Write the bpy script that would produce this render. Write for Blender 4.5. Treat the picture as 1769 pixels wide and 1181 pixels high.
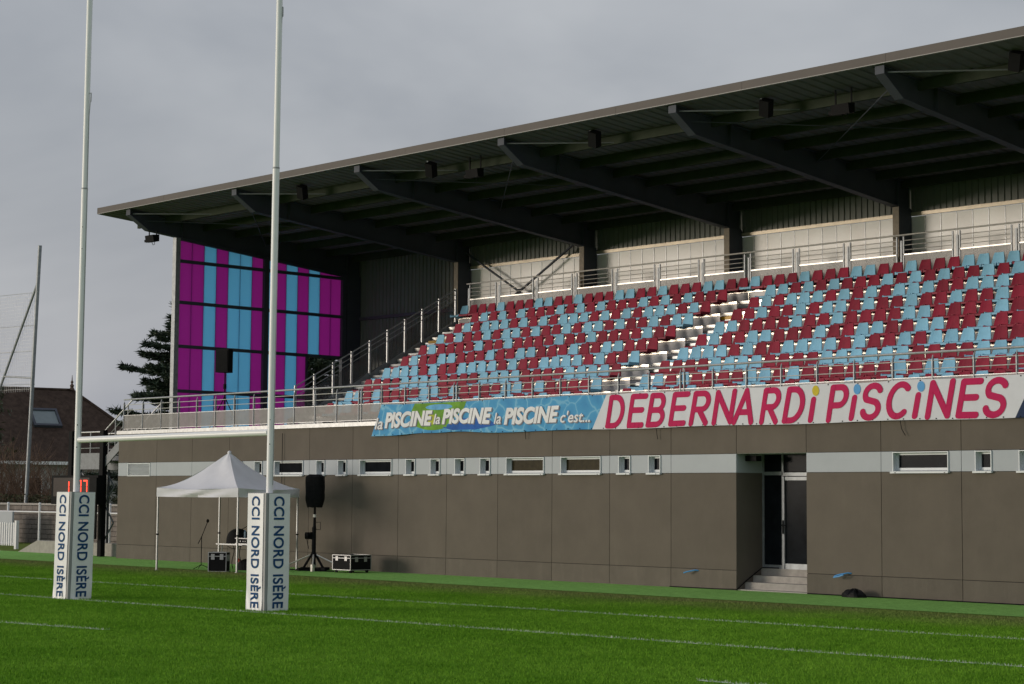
import bpy, bmesh, math, random
from mathutils import Vector, Matrix
random.seed(7)
R = math.radians
for o in list(bpy.data.objects): bpy.data.objects.remove(o)
S = bpy.context.scene
C = S.collection

# ------------------------------------------------------------------ camera
yaw, pitch, roll = -0.8028, 0.0826, 0.0072
CAM = Vector((53.6058, -33.9058, 2.1067))
fw = Vector((math.sin(yaw)*math.cos(pitch), math.cos(yaw)*math.cos(pitch), math.sin(pitch)))
r0 = Vector((math.cos(yaw), -math.sin(yaw), 0)); u0 = r0.cross(fw)
rv = r0*math.cos(roll)+u0*math.sin(roll); uv = u0*math.cos(roll)-r0*math.sin(roll)
cd = bpy.data.cameras.new('camera'); cam = bpy.data.objects.new('camera', cd); C.objects.link(cam)
cd.sensor_width = 36; cd.sensor_fit = 'HORIZONTAL'; cd.lens = 3235.9/1769*36
cd.clip_end = 3000; cd.clip_start = .5
cam.matrix_world = Matrix(((rv.x, uv.x, -fw.x, CAM.x), (rv.y, uv.y, -fw.y, CAM.y), (rv.z, uv.z, -fw.z, CAM.z), (0, 0, 0, 1)))
S.camera = cam

# ------------------------------------------------------------------ sky, sun, exposure
SUN_EL, SUN_DIR = R(5.5), Vector((.60, .80, 0)).normalized()      # direction the light travels (plan)
W = bpy.data.worlds.new('World'); S.world = W; W.use_nodes = True
nt = W.node_tree; nt.nodes.clear()
def N(t, typ, **k):
    n = t.nodes.new(typ)
    for a, b in k.items(): setattr(n, a, b)
    return n
out = N(nt, 'ShaderNodeOutputWorld'); bg = N(nt, 'ShaderNodeBackground')
sky = N(nt, 'ShaderNodeTexSky', sky_type='NISHITA', sun_disc=False)
sky.sun_elevation = SUN_EL; sky.sun_rotation = math.atan2(-SUN_DIR.x, -SUN_DIR.y); sky.air_density = 1.5; sky.dust_density = 3
tc = N(nt, 'ShaderNodeTexCoord'); mp = N(nt, 'ShaderNodeMapping'); mp.inputs['Scale'].default_value = (1, 1, 2.6)
mp.inputs['Location'].default_value = (.35, .1, .2)
n1 = N(nt, 'ShaderNodeTexNoise'); n1.inputs['Scale'].default_value = 2.6; n1.inputs['Detail'].default_value = 5; n1.inputs['Roughness'].default_value = .5; n1.inputs['Distortion'].default_value = .3
rp = N(nt, 'ShaderNodeValToRGB'); rp.color_ramp.elements[0].position = .36; rp.color_ramp.elements[1].position = .66
rp.color_ramp.elements[0].color = (.32, .345, .40, 1); rp.color_ramp.elements[1].color = (.52, .54, .58, 1)
sc = N(nt, 'ShaderNodeMixRGB', blend_type='MULTIPLY'); sc.inputs[0].default_value = 1; sc.inputs[2].default_value = (.15, .15, .15, 1)
mx = N(nt, 'ShaderNodeMixRGB'); mx.inputs[0].default_value = .85
nt.links.new(tc.outputs['Generated'], mp.inputs[0]); nt.links.new(mp.outputs[0], n1.inputs['Vector']); nt.links.new(n1.outputs['Fac'], rp.inputs[0])
nt.links.new(sky.outputs[0], sc.inputs[1]); nt.links.new(sc.outputs[0], mx.inputs[1]); nt.links.new(rp.outputs[0], mx.inputs[2])
nt.links.new(mx.outputs[0], bg.inputs[0]); nt.links.new(bg.outputs[0], out.inputs[0]); bg.inputs[1].default_value = 1.0
sd = bpy.data.lights.new('sun', 'SUN'); sd.energy = 1.75; sd.angle = R(19); sd.color = (1, .90, .78)
so = bpy.data.objects.new('sun', sd); C.objects.link(so); so.location = (0, -40, 40)
dv = Vector((SUN_DIR.x*math.cos(SUN_EL), SUN_DIR.y*math.cos(SUN_EL), -math.sin(SUN_EL)))
so.rotation_euler = dv.to_track_quat('-Z', 'Y').to_euler()
vs = S.view_settings; vs.view_transform = 'Standard'; vs.look = 'None'; vs.exposure = .12; vs.gamma = 1; vs.use_curve_mapping = False

# ------------------------------------------------------------------ materials
MATS = {}
def mat(name, col, rough=.6, metal=0, var=.08, vs_=3.0, bump=0., bs=60., spec=.5, alpha=1., dirt=0., rnd=0.):
    m = bpy.data.materials.new(name); m.use_nodes = True; t = m.node_tree; b = t.nodes['Principled BSDF']
    b.inputs['Roughness'].default_value = rough; b.inputs['Metallic'].default_value = metal
    b.inputs['Specular IOR Level'].default_value = spec; b.inputs['Alpha'].default_value = alpha
    co = N(t, 'ShaderNodeNewGeometry')
    n = N(t, 'ShaderNodeTexNoise'); n.inputs['Scale'].default_value = vs_; n.inputs['Detail'].default_value = 6; n.inputs['Roughness'].default_value = .6
    t.links.new(co.outputs['Position'], n.inputs['Vector'])
    r = N(t, 'ShaderNodeValToRGB'); r.color_ramp.elements[0].position = .3; r.color_ramp.elements[1].position = .7
    r.color_ramp.elements[0].color = tuple(c*(1-var) for c in col)+(1,); r.color_ramp.elements[1].color = tuple(min(1, c*(1+var)) for c in col)+(1,)
    t.links.new(n.outputs['Fac'], r.inputs[0])
    last = r.outputs[0]
    if dirt:
        n2 = N(t, 'ShaderNodeTexNoise'); n2.inputs['Scale'].default_value = 1.1; n2.inputs['Detail'].default_value = 8; n2.inputs['Roughness'].default_value = .7
        mpn = N(t, 'ShaderNodeMapping'); mpn.inputs['Scale'].default_value = (2.2, 2.2, .5)
        t.links.new(co.outputs['Position'], mpn.inputs[0]); t.links.new(mpn.outputs[0], n2.inputs['Vector'])
        r2 = N(t, 'ShaderNodeValToRGB'); r2.color_ramp.elements[0].position = .5; r2.color_ramp.elements[1].position = .8
        r2.color_ramp.elements[0].color = (0, 0, 0, 1); r2.color_ramp.elements[1].color = (dirt, dirt, dirt, 1)
        mm = N(t, 'ShaderNodeMixRGB'); mm.inputs[2].default_value = tuple(min(1, c*1.5+.02) for c in col)+(1,)
        t.links.new(n2.outputs['Fac'], r2.inputs[0]); t.links.new(r2.outputs[0], mm.inputs[0]); t.links.new(last, mm.inputs[1]); last = mm.outputs[0]
    if rnd:
        oi_ = N(t, 'ShaderNodeObjectInfo'); mr_ = N(t, 'ShaderNodeMapRange'); mr_.inputs[3].default_value = 1-rnd; mr_.inputs[4].default_value = 1+rnd
        mv = N(t, 'ShaderNodeMixRGB', blend_type='MULTIPLY'); mv.inputs[0].default_value = 1
        t.links.new(oi_.outputs['Random'], mr_.inputs[0]); t.links.new(last, mv.inputs[1]); t.links.new(mr_.outputs[0], mv.inputs[2]); last = mv.outputs[0]
    t.links.new(last, b.inputs['Base Color'])
    if bump:
        nb = N(t, 'ShaderNodeTexNoise'); nb.inputs['Scale'].default_value = bs; nb.inputs['Detail'].default_value = 4
        t.links.new(co.outputs['Position'], nb.inputs['Vector'])
        bp = N(t, 'ShaderNodeBump'); bp.inputs['Strength'].default_value = bump; bp.inputs['Distance'].default_value = .02
        t.links.new(nb.outputs['Fac'], bp.inputs['Height']); t.links.new(bp.outputs[0], b.inputs['Normal'])
    MATS[name] = m; return m
def translucent(name, col, tr=.55, rough=.35):
    m = mat(name, col, rough, var=.12, vs_=.9, rnd=.08, spec=.6); t = m.node_tree; b = t.nodes['Principled BSDF']
    o = t.nodes['Material Output']; tl = N(t, 'ShaderNodeBsdfTranslucent'); tl.inputs[0].default_value = tuple(col)+(1,)
    ms = N(t, 'ShaderNodeMixShader'); ms.inputs[0].default_value = tr
    t.links.new(b.outputs[0], ms.inputs[1]); t.links.new(tl.outputs[0], ms.inputs[2]); t.links.new(ms.outputs[0], o.inputs[0]); return m
def emis(name, col, st):
    m = mat(name, col); b = m.node_tree.nodes['Principled BSDF']; b.inputs['Emission Color'].default_value = tuple(col)+(1,); b.inputs['Emission Strength'].default_value = st; return m
def sheer(name, col, tr, rough=.4, metal=.6):
    m = mat(name, col, rough, metal, var=.12, vs_=5); t = m.node_tree; b = t.nodes['Principled BSDF']; o = t.nodes['Material Output']
    tp = N(t, 'ShaderNodeBsdfTransparent'); ms = N(t, 'ShaderNodeMixShader'); ms.inputs[0].default_value = tr
    t.links.new(b.outputs[0], ms.inputs[1]); t.links.new(tp.outputs[0], ms.inputs[2]); t.links.new(ms.outputs[0], o.inputs[0]); return m

BROWN = mat('brown_render', (.131, .112, .090), .9, var=.09, vs_=1.2, bump=.3, bs=90, dirt=.14, rnd=.06)
PLINTH = mat('plinth_render', (.131, .113, .092), .9, var=.10, vs_=2, bump=.3, bs=90, dirt=.42, rnd=.07)
BAND = mat('band_grey', (.42, .455, .485), .7, var=.04, vs_=1.5)
JOINT = mat('joint_dark', (.05, .045, .04), .9)
WHITE = mat('white_frame', (.62, .66, .68), .45, var=.04)
GLASSD = mat('window_glass', (.010, .012, .015), .12, var=.3, spec=.015)
BLINDY = mat('ochre_blind', (.035, .029, .013), .3, var=.3, vs_=8, spec=.03)
GALV = mat('galvanised', (.46, .47, .48), .45, .55, var=.18, vs_=9)
GALVL = mat('galvanised_bright', (.70, .68, .64), .42, .5, var=.12, vs_=9)
GALVD = mat('galvanised_dull', (.29, .31, .33), .5, .35, var=.2, vs_=7)
RAILM = mat('seat_rail_steel', (.80, .74, .64), .34, .75, var=.1, vs_=9)
STAIRM = mat('stair_steel', (.15, .165, .18), .5, .2, var=.2, vs_=6)
COLF_LIT = mat('column_flange_sunlit', (.22, .18, .13), .6, 0, var=.2, vs_=8)  # warm sun on the dark columns' front flanges, painted in as tan
RISER = mat('riser_sheet', (.60, .585, .59), .5, 0, var=.1, vs_=4)
STEEL = mat('roof_steel', (.066, .073, .092), .6, 0, spec=.2, var=.12, vs_=1.5)
PURL = mat('purlin', (.055, .064, .048), .9, 0, var=.15, spec=.08)
DECK = mat('roof_deck', (.17, .158, .178), .7, 0, spec=.2, var=.12, vs_=2)
CLAD = mat('back_cladding', (.17, .175, .16), .55, .1, var=.1, vs_=1)
TRIM = mat('flashing_trim', (.46, .40, .30), .35, .3, var=.15, vs_=4)
FASC = mat('fascia', (.115, .100, .092), .6, 0, spec=.25, var=.06, vs_=1)
DRIP = mat('drip_edge', (.30, .29, .28), .5)
MAG = translucent('magenta_polycarbonate', (.60, .13, .57), .78)
BLU = translucent('blue_polycarbonate', (.36, .72, .97), .78)
POLYW = translucent('white_polycarbonate', (.97, .93, .88), .10)
RED = mat('maroon_plastic', (.25, .008, .034), .5, var=.15, vs_=6, spec=.22, rnd=.18)
SKYB = mat('light_blue_plastic', (.225, .50, .69), .5, var=.08, vs_=6, spec=.25, rnd=.10)
OCHRE = mat('yellow_strip', (.65, .36, .02), .5)
CONC = mat('concrete', (.36, .34, .31), .85, var=.15, vs_=6, bump=.3, bs=40, dirt=.2)
PAINTW = mat('white_paint', (.84, .85, .86), .35, var=.03)
PADW = mat('white_pvc', (.84, .85, .87), .38, var=.05, vs_=4, bump=.15, bs=7)
PADG = mat('grey_pvc', (.33, .34, .35), .5)
NAVY = mat('navy_print', (.015, .07, .19), .6, spec=.1, var=.1)
TENT = mat('tent_fabric', (.78, .78, .81), .75, var=.04, vs_=3)
BLACK = mat('black_plastic', (.010, .010, .011), .6, var=.2, spec=.06)
BLACKC = mat('black_cloth', (.009, .009, .010), .8, spec=.12, var=.3, vs_=12, bump=.4, bs=25)
ALU = mat('aluminium_edge', (.42, .42, .43), .45, .5, var=.1)
LEG = mat('tent_leg_steel', (.42, .43, .44), .4, .6)
HOSE = mat('blue_hose', (.08, .30, .62), .4)
LED = emis('red_led', (1, .05, .02), 2.2)
PINK = mat('pink_print', (.50, .018, .10), .6, var=.05, spec=.1)
BANW = mat('white_banner', (.64, .66, .71), .55, spec=.2, var=.05, vs_=2.5, bump=.12, bs=3)
LETW = mat('white_lettering', (.80, .81, .83), .6, spec=.1)
LETS = mat('lettering_shadow', (.09, .10, .15), .5)
YEL = mat('yellow_print', (.62, .50, .05), .6, spec=.1)
DOTB = mat('blue_dot_print', (.12, .36, .68), .6, spec=.1)
DARKB = mat('dark_blue_print', (.02, .035, .08), .6, spec=.1)
GREENP = mat('green_print', (.17, .36, .05), .6, spec=.1, var=.35, vs_=3)
BLUEP = mat('deep_blue_print', (.03, .12, .42), .6, spec=.1, var=.3, vs_=3)
LBLUE = mat('pale_blue_print', (.14, .40, .66), .6, spec=.1, var=.25, vs_=4)
GOLDP = mat('gold_print', (.42, .46, .06), .6, spec=.1, var=.2, vs_=4)
PURPLE = mat('tinted_rail', (.10, .085, .11), .5)
def water_mat():
    m = mat('water_print', (.1, .35, .6), .6, spec=.15); t = m.node_tree; b = t.nodes['Principled BSDF']
    g = N(t, 'ShaderNodeNewGeometry'); n = N(t, 'ShaderNodeTexNoise'); n.inputs['Scale'].default_value = 1.6; n.inputs['Detail'].default_value = 3
    mixv = N(t, 'ShaderNodeMixRGB', blend_type='ADD'); mixv.inputs[0].default_value = .5
    v = N(t, 'ShaderNodeTexVoronoi', feature='DISTANCE_TO_EDGE'); v.inputs['Scale'].default_value = 2.1
    t.links.new(g.outputs['Position'], n.inputs['Vector']); t.links.new(g.outputs['Position'], mixv.inputs[1]); t.links.new(n.outputs['Color'], mixv.inputs[2])
    t.links.new(mixv.outputs[0], v.inputs['Vector'])
    rr = N(t, 'ShaderNodeValToRGB'); e = rr.color_ramp.elements; e[0].position = 0; e[0].color = (.36, .66, .78, 1); e[1].position = .07; e[1].color = (.085, .34, .60, 1)
    x = e.new(.4); x.color = (.03, .17, .42, 1)
    n2 = N(t, 'ShaderNodeTexNoise'); n2.inputs['Scale'].default_value = .8; mm = N(t, 'ShaderNodeMixRGB'); mm.inputs[2].default_value = (.07, .33, .60, 1)
    t.links.new(g.outputs['Position'], n2.inputs['Vector']); t.links.new(n2.outputs['Fac'], mm.inputs[0])
    t.links.new(v.outputs['Distance'], rr.inputs[0]); t.links.new(rr.outputs[0], mm.inputs[1]); t.links.new(mm.outputs[0], b.inputs['Base Color'])
    return m
WATER = water_mat()
LINES = [((-6,-10.9),(44,-7.95)), ((4,-15.15),(46,-12.1)), ((22.5,-18.9),(28.1,-17.98)), ((39.3,-17.05),(44.3,-16.7))]
def grass_mat(name, c1, c2, c3, worn=False, lines=False, fine=.7):
    m = mat(name, c1, .95, spec=.03); t = m.node_tree; b = t.nodes['Principled BSDF']
    g = N(t, 'ShaderNodeNewGeometry')
    def noise(s, d=6, r=.6, sc=None):
        n = N(t, 'ShaderNodeTexNoise'); n.inputs['Scale'].default_value = s; n.inputs['Detail'].default_value = d; n.inputs['Roughness'].default_value = r
        if sc:
            q = N(t, 'ShaderNodeMapping'); q.inputs['Scale'].default_value = sc; t.links.new(g.outputs['Position'], q.inputs[0]); t.links.new(q.outputs[0], n.inputs['Vector'])
        else: t.links.new(g.outputs['Position'], n.inputs['Vector'])
        return n
    def M(op, a, b_=None, c=None):
        n = N(t, 'ShaderNodeMath', operation=op)
        for k, v in enumerate((a, b_, c)):
            if v is None: continue
            if isinstance(v, (int, float)): n.inputs[k].default_value = v
            else: t.links.new(v, n.inputs[k])
        return n.outputs[0]
    a = noise(.45, 8, .7); f = noise(38, 3, .7); k = noise(5, 6, .75)
    r = N(t, 'ShaderNodeValToRGB'); r.color_ramp.elements[0].position = .34; r.color_ramp.elements[1].position = .66
    r.color_ramp.elements[0].color = c1+(1,); r.color_ramp.elements[1].color = c2+(1,)
    t.links.new(a.outputs['Fac'], r.inputs[0])
    m2 = N(t, 'ShaderNodeMixRGB', blend_type='OVERLAY'); m2.inputs[0].default_value = fine; t.links.new(r.outputs[0], m2.inputs[1]); t.links.new(f.outputs['Fac'], m2.inputs[2])
    m3 = N(t, 'ShaderNodeMixRGB', blend_type='OVERLAY'); m3.inputs[0].default_value = .65; t.links.new(m2.outputs[0], m3.inputs[1]); t.links.new(k.outputs['Fac'], m3.inputs[2])
    last = m3.outputs[0]
    sp = N(t, 'ShaderNodeSeparateXYZ'); t.links.new(g.outputs['Position'], sp.inputs[0])
    if worn:      # worn earth along the edge of the pitch
        mr = N(t, 'ShaderNodeMapRange'); mr.inputs[1].default_value = -7.4; mr.inputs[2].default_value = -4.2; mr.inputs[3].default_value = 0; mr.inputs[4].default_value = 1
        t.links.new(sp.outputs['Y'], mr.inputs[0])
        w = noise(.9, 8, .75, (.35, 1, 1))
        ad = M('ADD', M('MULTIPLY_ADD', w.outputs['Fac'], 1.6, -.95), mr.outputs[0])
        cl = N(t, 'ShaderNodeClamp'); t.links.new(ad, cl.inputs[0])
        mw = N(t, 'ShaderNodeMixRGB'); mw.inputs[2].default_value = c3+(1,); t.links.new(M('MULTIPLY', cl.outputs[0], .8), mw.inputs[0]); t.links.new(last, mw.inputs[1]); last = mw.outputs[0]
    if lines:     # chalk sprayed on the blades along the marked lines
        tot = None; wn = noise(7, 5, .8)
        for (x0, y0), (x1, y1) in LINES:
            sl = (y1-y0)/(x1-x0); d = M('ABSOLUTE', M('SUBTRACT', sp.outputs['Y'], M('MULTIPLY_ADD', sp.outputs['X'], sl, y0-sl*x0)))
            e = M('MULTIPLY', M('LESS_THAN', d, M('MULTIPLY_ADD', wn.outputs['Fac'], .09, .005)), M('MULTIPLY', M('GREATER_THAN', sp.outputs['X'], x0), M('LESS_THAN', sp.outputs['X'], x1)))
            tot = e if tot is None else M('MAXIMUM', tot, e)
        ml = N(t, 'ShaderNodeMixRGB'); ml.inputs[2].default_value = (.62, .68, .58, 1); t.links.new(M('MULTIPLY', tot, .85), ml.inputs[0]); t.links.new(last, ml.inputs[1]); last = ml.outputs[0]
    t.links.new(last, b.inputs['Base Color'])
    if not lines:
        bp = N(t, 'ShaderNodeBump'); bp.inputs['Strength'].default_value = .8; bp.inputs['Distance'].default_value = .03
        t.links.new(f.outputs['Fac'], bp.inputs['Height']); t.links.new(bp.outputs[0], b.inputs['Normal'])
    return m
GRASS = grass_mat('pitch_grass', (.098, .24, .014), (.15, .31, .026), (.150, .150, .055), True)
BLADE = grass_mat('grass_blade', (.118, .275, .020), (.185, .370, .036), (.21, .20, .095), True, True, .4)
TURF = grass_mat('artificial_turf', (.23, .46, .115), (.26, .51, .13), (.1, .1, .05))
CHALK = mat('line_paint', (.60, .66, .56), .9, var=.35, vs_=14)

# ------------------------------------------------------------------ mesh helpers
ORG = {}
class MB:
    def __init__(s): s.v = []; s.f = []
    def add(s, vs, fs):
        n = len(s.v); s.v += [tuple(v) for v in vs]; s.f += [tuple(i+n for i in f) for f in fs]; return s
    def box(s, x0, x1, y0, y1, z0, z1):
        return s.add([(x0,y0,z0),(x1,y0,z0),(x1,y1,z0),(x0,y1,z0),(x0,y0,z1),(x1,y0,z1),(x1,y1,z1),(x0,y1,z1)],
                     [(0,3,2,1),(4,5,6,7),(0,1,5,4),(1,2,6,5),(2,3,7,6),(3,0,4,7)])
    def hexa(s, p):  # 8 points, bottom ring then top ring
        return s.add(p, [(0,3,2,1),(4,5,6,7),(0,1,5,4),(1,2,6,5),(2,3,7,6),(3,0,4,7)])
    def bar(s, p, q, w, h, up=(0,0,1)):
        p, q = Vector(p), Vector(q); d = (q-p).normalized(); a = d.cross(Vector(up))
        if a.length < 1e-4: a = d.cross(Vector((1,0,0)))
        a.normalize(); b = a.cross(d); a *= w/2; b *= h/2
        return s.hexa([p-a-b, p+a-b, q+a-b, q-a-b, p-a+b, p+a+b, q+a+b, q-a+b])
    def tube(s, pts, r, n=8, caps=True):
        pts = [Vector(p) for p in pts]; rs = r if isinstance(r, (list, tuple)) else [r]*len(pts)
        base = len(s.v); ref = None
        for i, p in enumerate(pts):
            d = (pts[min(i+1, len(pts)-1)]-pts[max(i-1, 0)]).normalized()
            if ref is None:
                ref = d.cross(Vector((0,0,1)))
                if ref.length < 1e-3: ref = d.cross(Vector((1,0,0)))
            ref = (ref - d*ref.dot(d)).normalized(); b = d.cross(ref)
            for k in range(n):
                t = 2*math.pi*k/n; s.v.append(tuple(p+(ref*math.cos(t)+b*math.sin(t))*rs[i]))
        for i in range(len(pts)-1):
            for k in range(n):
                a, c = base+i*n+k, base+i*n+(k+1) % n; s.f.append((a, c, c+n, a+n))
        if caps:
            s.f.append(tuple(base+k for k in range(n))[::-1]); s.f.append(tuple(base+(len(pts)-1)*n+k for k in range(n)))
        return s
    def prism(s, poly, ax, a, b):     # poly in the two other axes (in xyz order), extruded along axis ax
        def pt(u, v, w): return {'x': (w, u, v), 'y': (u, w, v), 'z': (u, v, w)}[ax]
        n = len(poly); vs = [pt(u, v, a) for u, v in poly]+[pt(u, v, b) for u, v in poly]
        return s.add(vs, [tuple(range(n))[::-1], tuple(range(n, 2*n))]+[(i, (i+1) % n, (i+1) % n+n, i+n) for i in range(n)])
    def ball(s, c, r, n=10, m=6, sq=(1,1,1)):
        vs = [(c[0], c[1], c[2]-r*sq[2])]; 
        for i in range(1, m):
            t = math.pi*i/m-math.pi/2
            for k in range(n):
                a = 2*math.pi*k/n; vs.append((c[0]+r*sq[0]*math.cos(t)*math.cos(a), c[1]+r*sq[1]*math.cos(t)*math.sin(a), c[2]+r*sq[2]*math.sin(t)))
        vs.append((c[0], c[1], c[2]+r*sq[2])); fs = []
        for k in range(n): fs.append((0, 1+(k+1) % n, 1+k)); fs.append((len(vs)-1, 1+(m-2)*n+k, 1+(m-2)*n+(k+1) % n))
        for i in range(m-2):
            for k in range(n):
                a, b = 1+i*n+k, 1+i*n+(k+1) % n; fs.append((a, b, b+n, a+n))
        return s.add(vs, fs)
    def grid(s, fn, us, ws):
        base = len(s.v)
        for w in ws:
            for u in us: s.v.append(tuple(fn(u, w)))
        n = len(us)
        for j in range(len(ws)-1):
            for i in range(n-1): a = base+j*n+i; s.f.append((a, a+1, a+1+n, a+n))
        return s
    def mesh(s, name, mats, org=(0,0,0), smooth=False):
        me = bpy.data.meshes.new(name); o = Vector(org)
        me.from_pydata([tuple(Vector(v)-o) for v in s.v], [], s.f)
        for m in (mats if isinstance(mats, (list, tuple)) else [mats]): me.materials.append(m)
        if smooth:
            for p in me.polygons: p.use_smooth = True
            me.set_sharp_from_angle(angle=R(42))
        me.update(); return me
def tag(o, label=None, cat=None, group=None, kind=None):
    for k, v in (('label', label), ('category', cat), ('group', group), ('kind', kind)):
        if v: o[k] = v
    return o
def thing(name, label, cat, loc=(0,0,0), group=None, rz=0):
    o = bpy.data.objects.new(name, None); C.objects.link(o); o.location = loc; o.rotation_euler = (0, 0, rz)
    o.empty_display_size = .2; ORG[o] = Vector(loc); return tag(o, label, cat, group)
def obj(name, mb, m, parent=None, smooth=False, loc=None, label=None):
    if isinstance(mb, bpy.types.Mesh): me = mb
    else:
        org = ORG[parent] if parent is not None else Vector(loc or (0,0,0))
        me = mb.mesh(name, m, org, smooth)
    o = bpy.data.objects.new(name, me); C.objects.link(o)
    if parent is not None: o.parent = parent; ORG[o] = ORG[parent]
    else: o.location = loc or (0,0,0); ORG[o] = Vector(loc or (0,0,0))
    if label: o['label'] = label
    return o
def copy_tree(o, parent=None):
    c = o.copy(); C.objects.link(c); c.parent = parent
    for ch in o.children: copy_tree(ch, c)
    return c
def text_mesh(body, size=1., shear=0., offset=0., spacing=1.):
    cu = bpy.data.curves.new('t', 'FONT'); cu.body = body; cu.size = size; cu.shear = shear; cu.offset = offset; cu.space_character = spacing
    o = bpy.data.objects.new('t', cu); C.objects.link(o); bpy.context.view_layer.update()
    me = bpy.data.meshes.new_from_object(o.evaluated_get(bpy.context.evaluated_depsgraph_get()))
    bpy.data.objects.remove(o); bpy.data.curves.remove(cu)
    bm = bmesh.new(); bm.from_mesh(me); bpy.data.meshes.remove(me)
    bmesh.ops.remove_doubles(bm, verts=bm.verts, dist=1e-5)
    return bm
def bm_to_mb(bm, fn, maxlen=None):
    bmesh.ops.triangulate(bm, faces=bm.faces)
    if maxlen:
        for _ in range(3):
            L = [e for e in bm.edges if e.calc_length() > maxlen]
            if not L: break
            bmesh.ops.subdivide_edges(bm, edges=L, cuts=1); bmesh.ops.triangulate(bm, faces=bm.faces)
    mb = MB(); bm.verts.index_update()
    mb.v = [tuple(fn(v.co.x, v.co.y)) for v in bm.verts]; mb.f = [tuple(v.index for v in f.verts) for f in bm.faces]; bm.free(); return mb

# ------------------------------------------------------------------ ground
g = MB(); g.add([(-900,-500,0),(700,-500,0),(700,1200,0),(-900,1200,0)], [(0,1,2,3)])
ground = tag(obj('ground', g, GRASS), kind='structure')
t = MB(); t.add([(-9.5,-3.35,.006),(46,-3.35,.006),(46,.9,.006),(-9.5,.9,.006)], [(0,1,2,3)])
tag(obj('artificial_turf_strip', t, TURF), kind='structure')
def line(a, b, w=.085):
    a, b = Vector((a[0], a[1], .004)), Vector((b[0], b[1], .004)); d = (b-a).normalized(); n = Vector((-d.y, d.x, 0)); L = (b-a).length
    k = max(2, int(L/.07)); m = MB(); vs = []
    for i in range(k+1):
        p = a.lerp(b, i/k); e = w/2*(.85+.25*math.sin(i*.021)*math.sin(i*.13)+random.uniform(-.4, .35)); o_ = n*random.uniform(-.012, .012); vs += [p-n*e+o_, p+n*e+o_]
    m.add(vs, [(2*i, 2*i+2, 2*i+3, 2*i+1) for i in range(k)])
    obj('line_marking', m, CHALK, ground)
for a, b in LINES: line(a, b)
# blades of grass over the part of the pitch the camera sees
import numpy as np
def blades(n):
    rg = np.random.default_rng(5); x = rg.uniform(-2, 50, n); y = rg.uniform(-27, -3.7, n)
    d = np.stack([x-CAM.x, y-CAM.y, np.full(n, -CAM.z)], 1); k = d @ np.array(fw); u = d @ np.array(rv)/k*3235.9; v = d @ np.array(uv)/k*3235.9
    keep = (k > 5) & (np.abs(u) < 960) & (v > -640) & ((y < -5.5) | (rg.random(n) < .45)); x, y = x[keep], y[keep]; n = len(x)
    a = rg.uniform(0, 6.283, n); h = rg.uniform(.018, .042, n); w = rg.uniform(.004, .008, n); l = rg.uniform(0, .025, n); b = rg.uniform(0, 6.283, n)
    co = np.zeros((n, 3, 3)); co[:, 0] = np.stack([x-np.cos(a)*w, y-np.sin(a)*w, np.zeros(n)], 1); co[:, 1] = np.stack([x+np.cos(a)*w, y+np.sin(a)*w, np.zeros(n)], 1); co[:, 2] = np.stack([x+np.cos(b)*l, y+np.sin(b)*l, h], 1)
    me = bpy.data.meshes.new('grass_blades'); me.vertices.add(3*n); me.vertices.foreach_set('co', co.ravel()); me.loops.add(3*n); me.loops.foreach_set('vertex_index', np.arange(3*n, dtype=np.int32))
    me.polygons.add(n); me.polygons.foreach_set('loop_start', np.arange(0, 3*n, 3, dtype=np.int32)); me.materials.append(BLADE); me.update(calc_edges=True); me.validate()
    return me
tag(obj('grass_blades', blades(1300000), None), 'short mown green grass covering the pitch in front of the stand', 'grass', kind='stuff')

# ------------------------------------------------------------------ grandstand
GS = thing('grandstand', 'long brown covered grandstand with dark cantilever roof and stepped seating tiers', 'grandstand', (20, 4, 0))
XL, XR, FX = -.27, 46., .131
FRAMES = [FX+6*k for k in range(8)]
core = MB()
for a, b in ((XL+.02, 25.98), (28.02, XR)):
    core.box(a, b, .3, 9.8, -.1, 4.08); core.box(a, b, .03, .298, -.1, 2.665); core.box(a, b, .03, .298, 3.146, 4.08)
core.box(25.98, 28.02, 1.25, 9.8, -.1, 4.08); core.box(25.98, 28.02, .03, 1.25, 3.16, 4.08)

obj('wall_core', core, JOINT, GS)
gp = .007
def panel(x0, x1, z0, z1, m, nm='wall_panel', y0=0., pr=0.):
    obj(nm, MB().box(x0+gp, x1-gp, y0-pr, y0+.028, z0+gp, z1-gp), m, GS)
SMALL = [6.32,7.33,10.35,11.35,14.33,15.35,16.34,17.33,22.31,23.29,32.34,33.36,36.34,37.35]
LARGE = [8.33,12.34,18.33,20.32,30.31,34.32]
wins = sorted([(a, a+.39) for a in SMALL]+[(a, a+1.39) for a in LARGE])
for k in range(23):
    x0, x1 = max(XL, 2*k), 2*k+2
    if k == 0: x0 = XL
    panel(x0, x1, 3.142, 4.1, BROWN)
    if k == 13: continue
    panel(x0, x1, -.1, .46, PLINTH, pr=.004); panel(x0, x1, .46, 2.707, BROWN)
    cuts = [(a, b) for a, b in wins if a >= x0-.01 and b <= x1+.01]
    if k == 0: cuts = [(.32, 1.64)]
    xs = [x0]+[v for c in cuts for v in c]+[x1]
    for a, b in zip(xs[::2], xs[1::2]):
        obj('band_panel', MB().box(a+(gp if a == x0 else 0), b-(gp if b == x1 else 0), .0, .298, 2.707+.002, 3.142-.002), BAND, GS)
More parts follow.
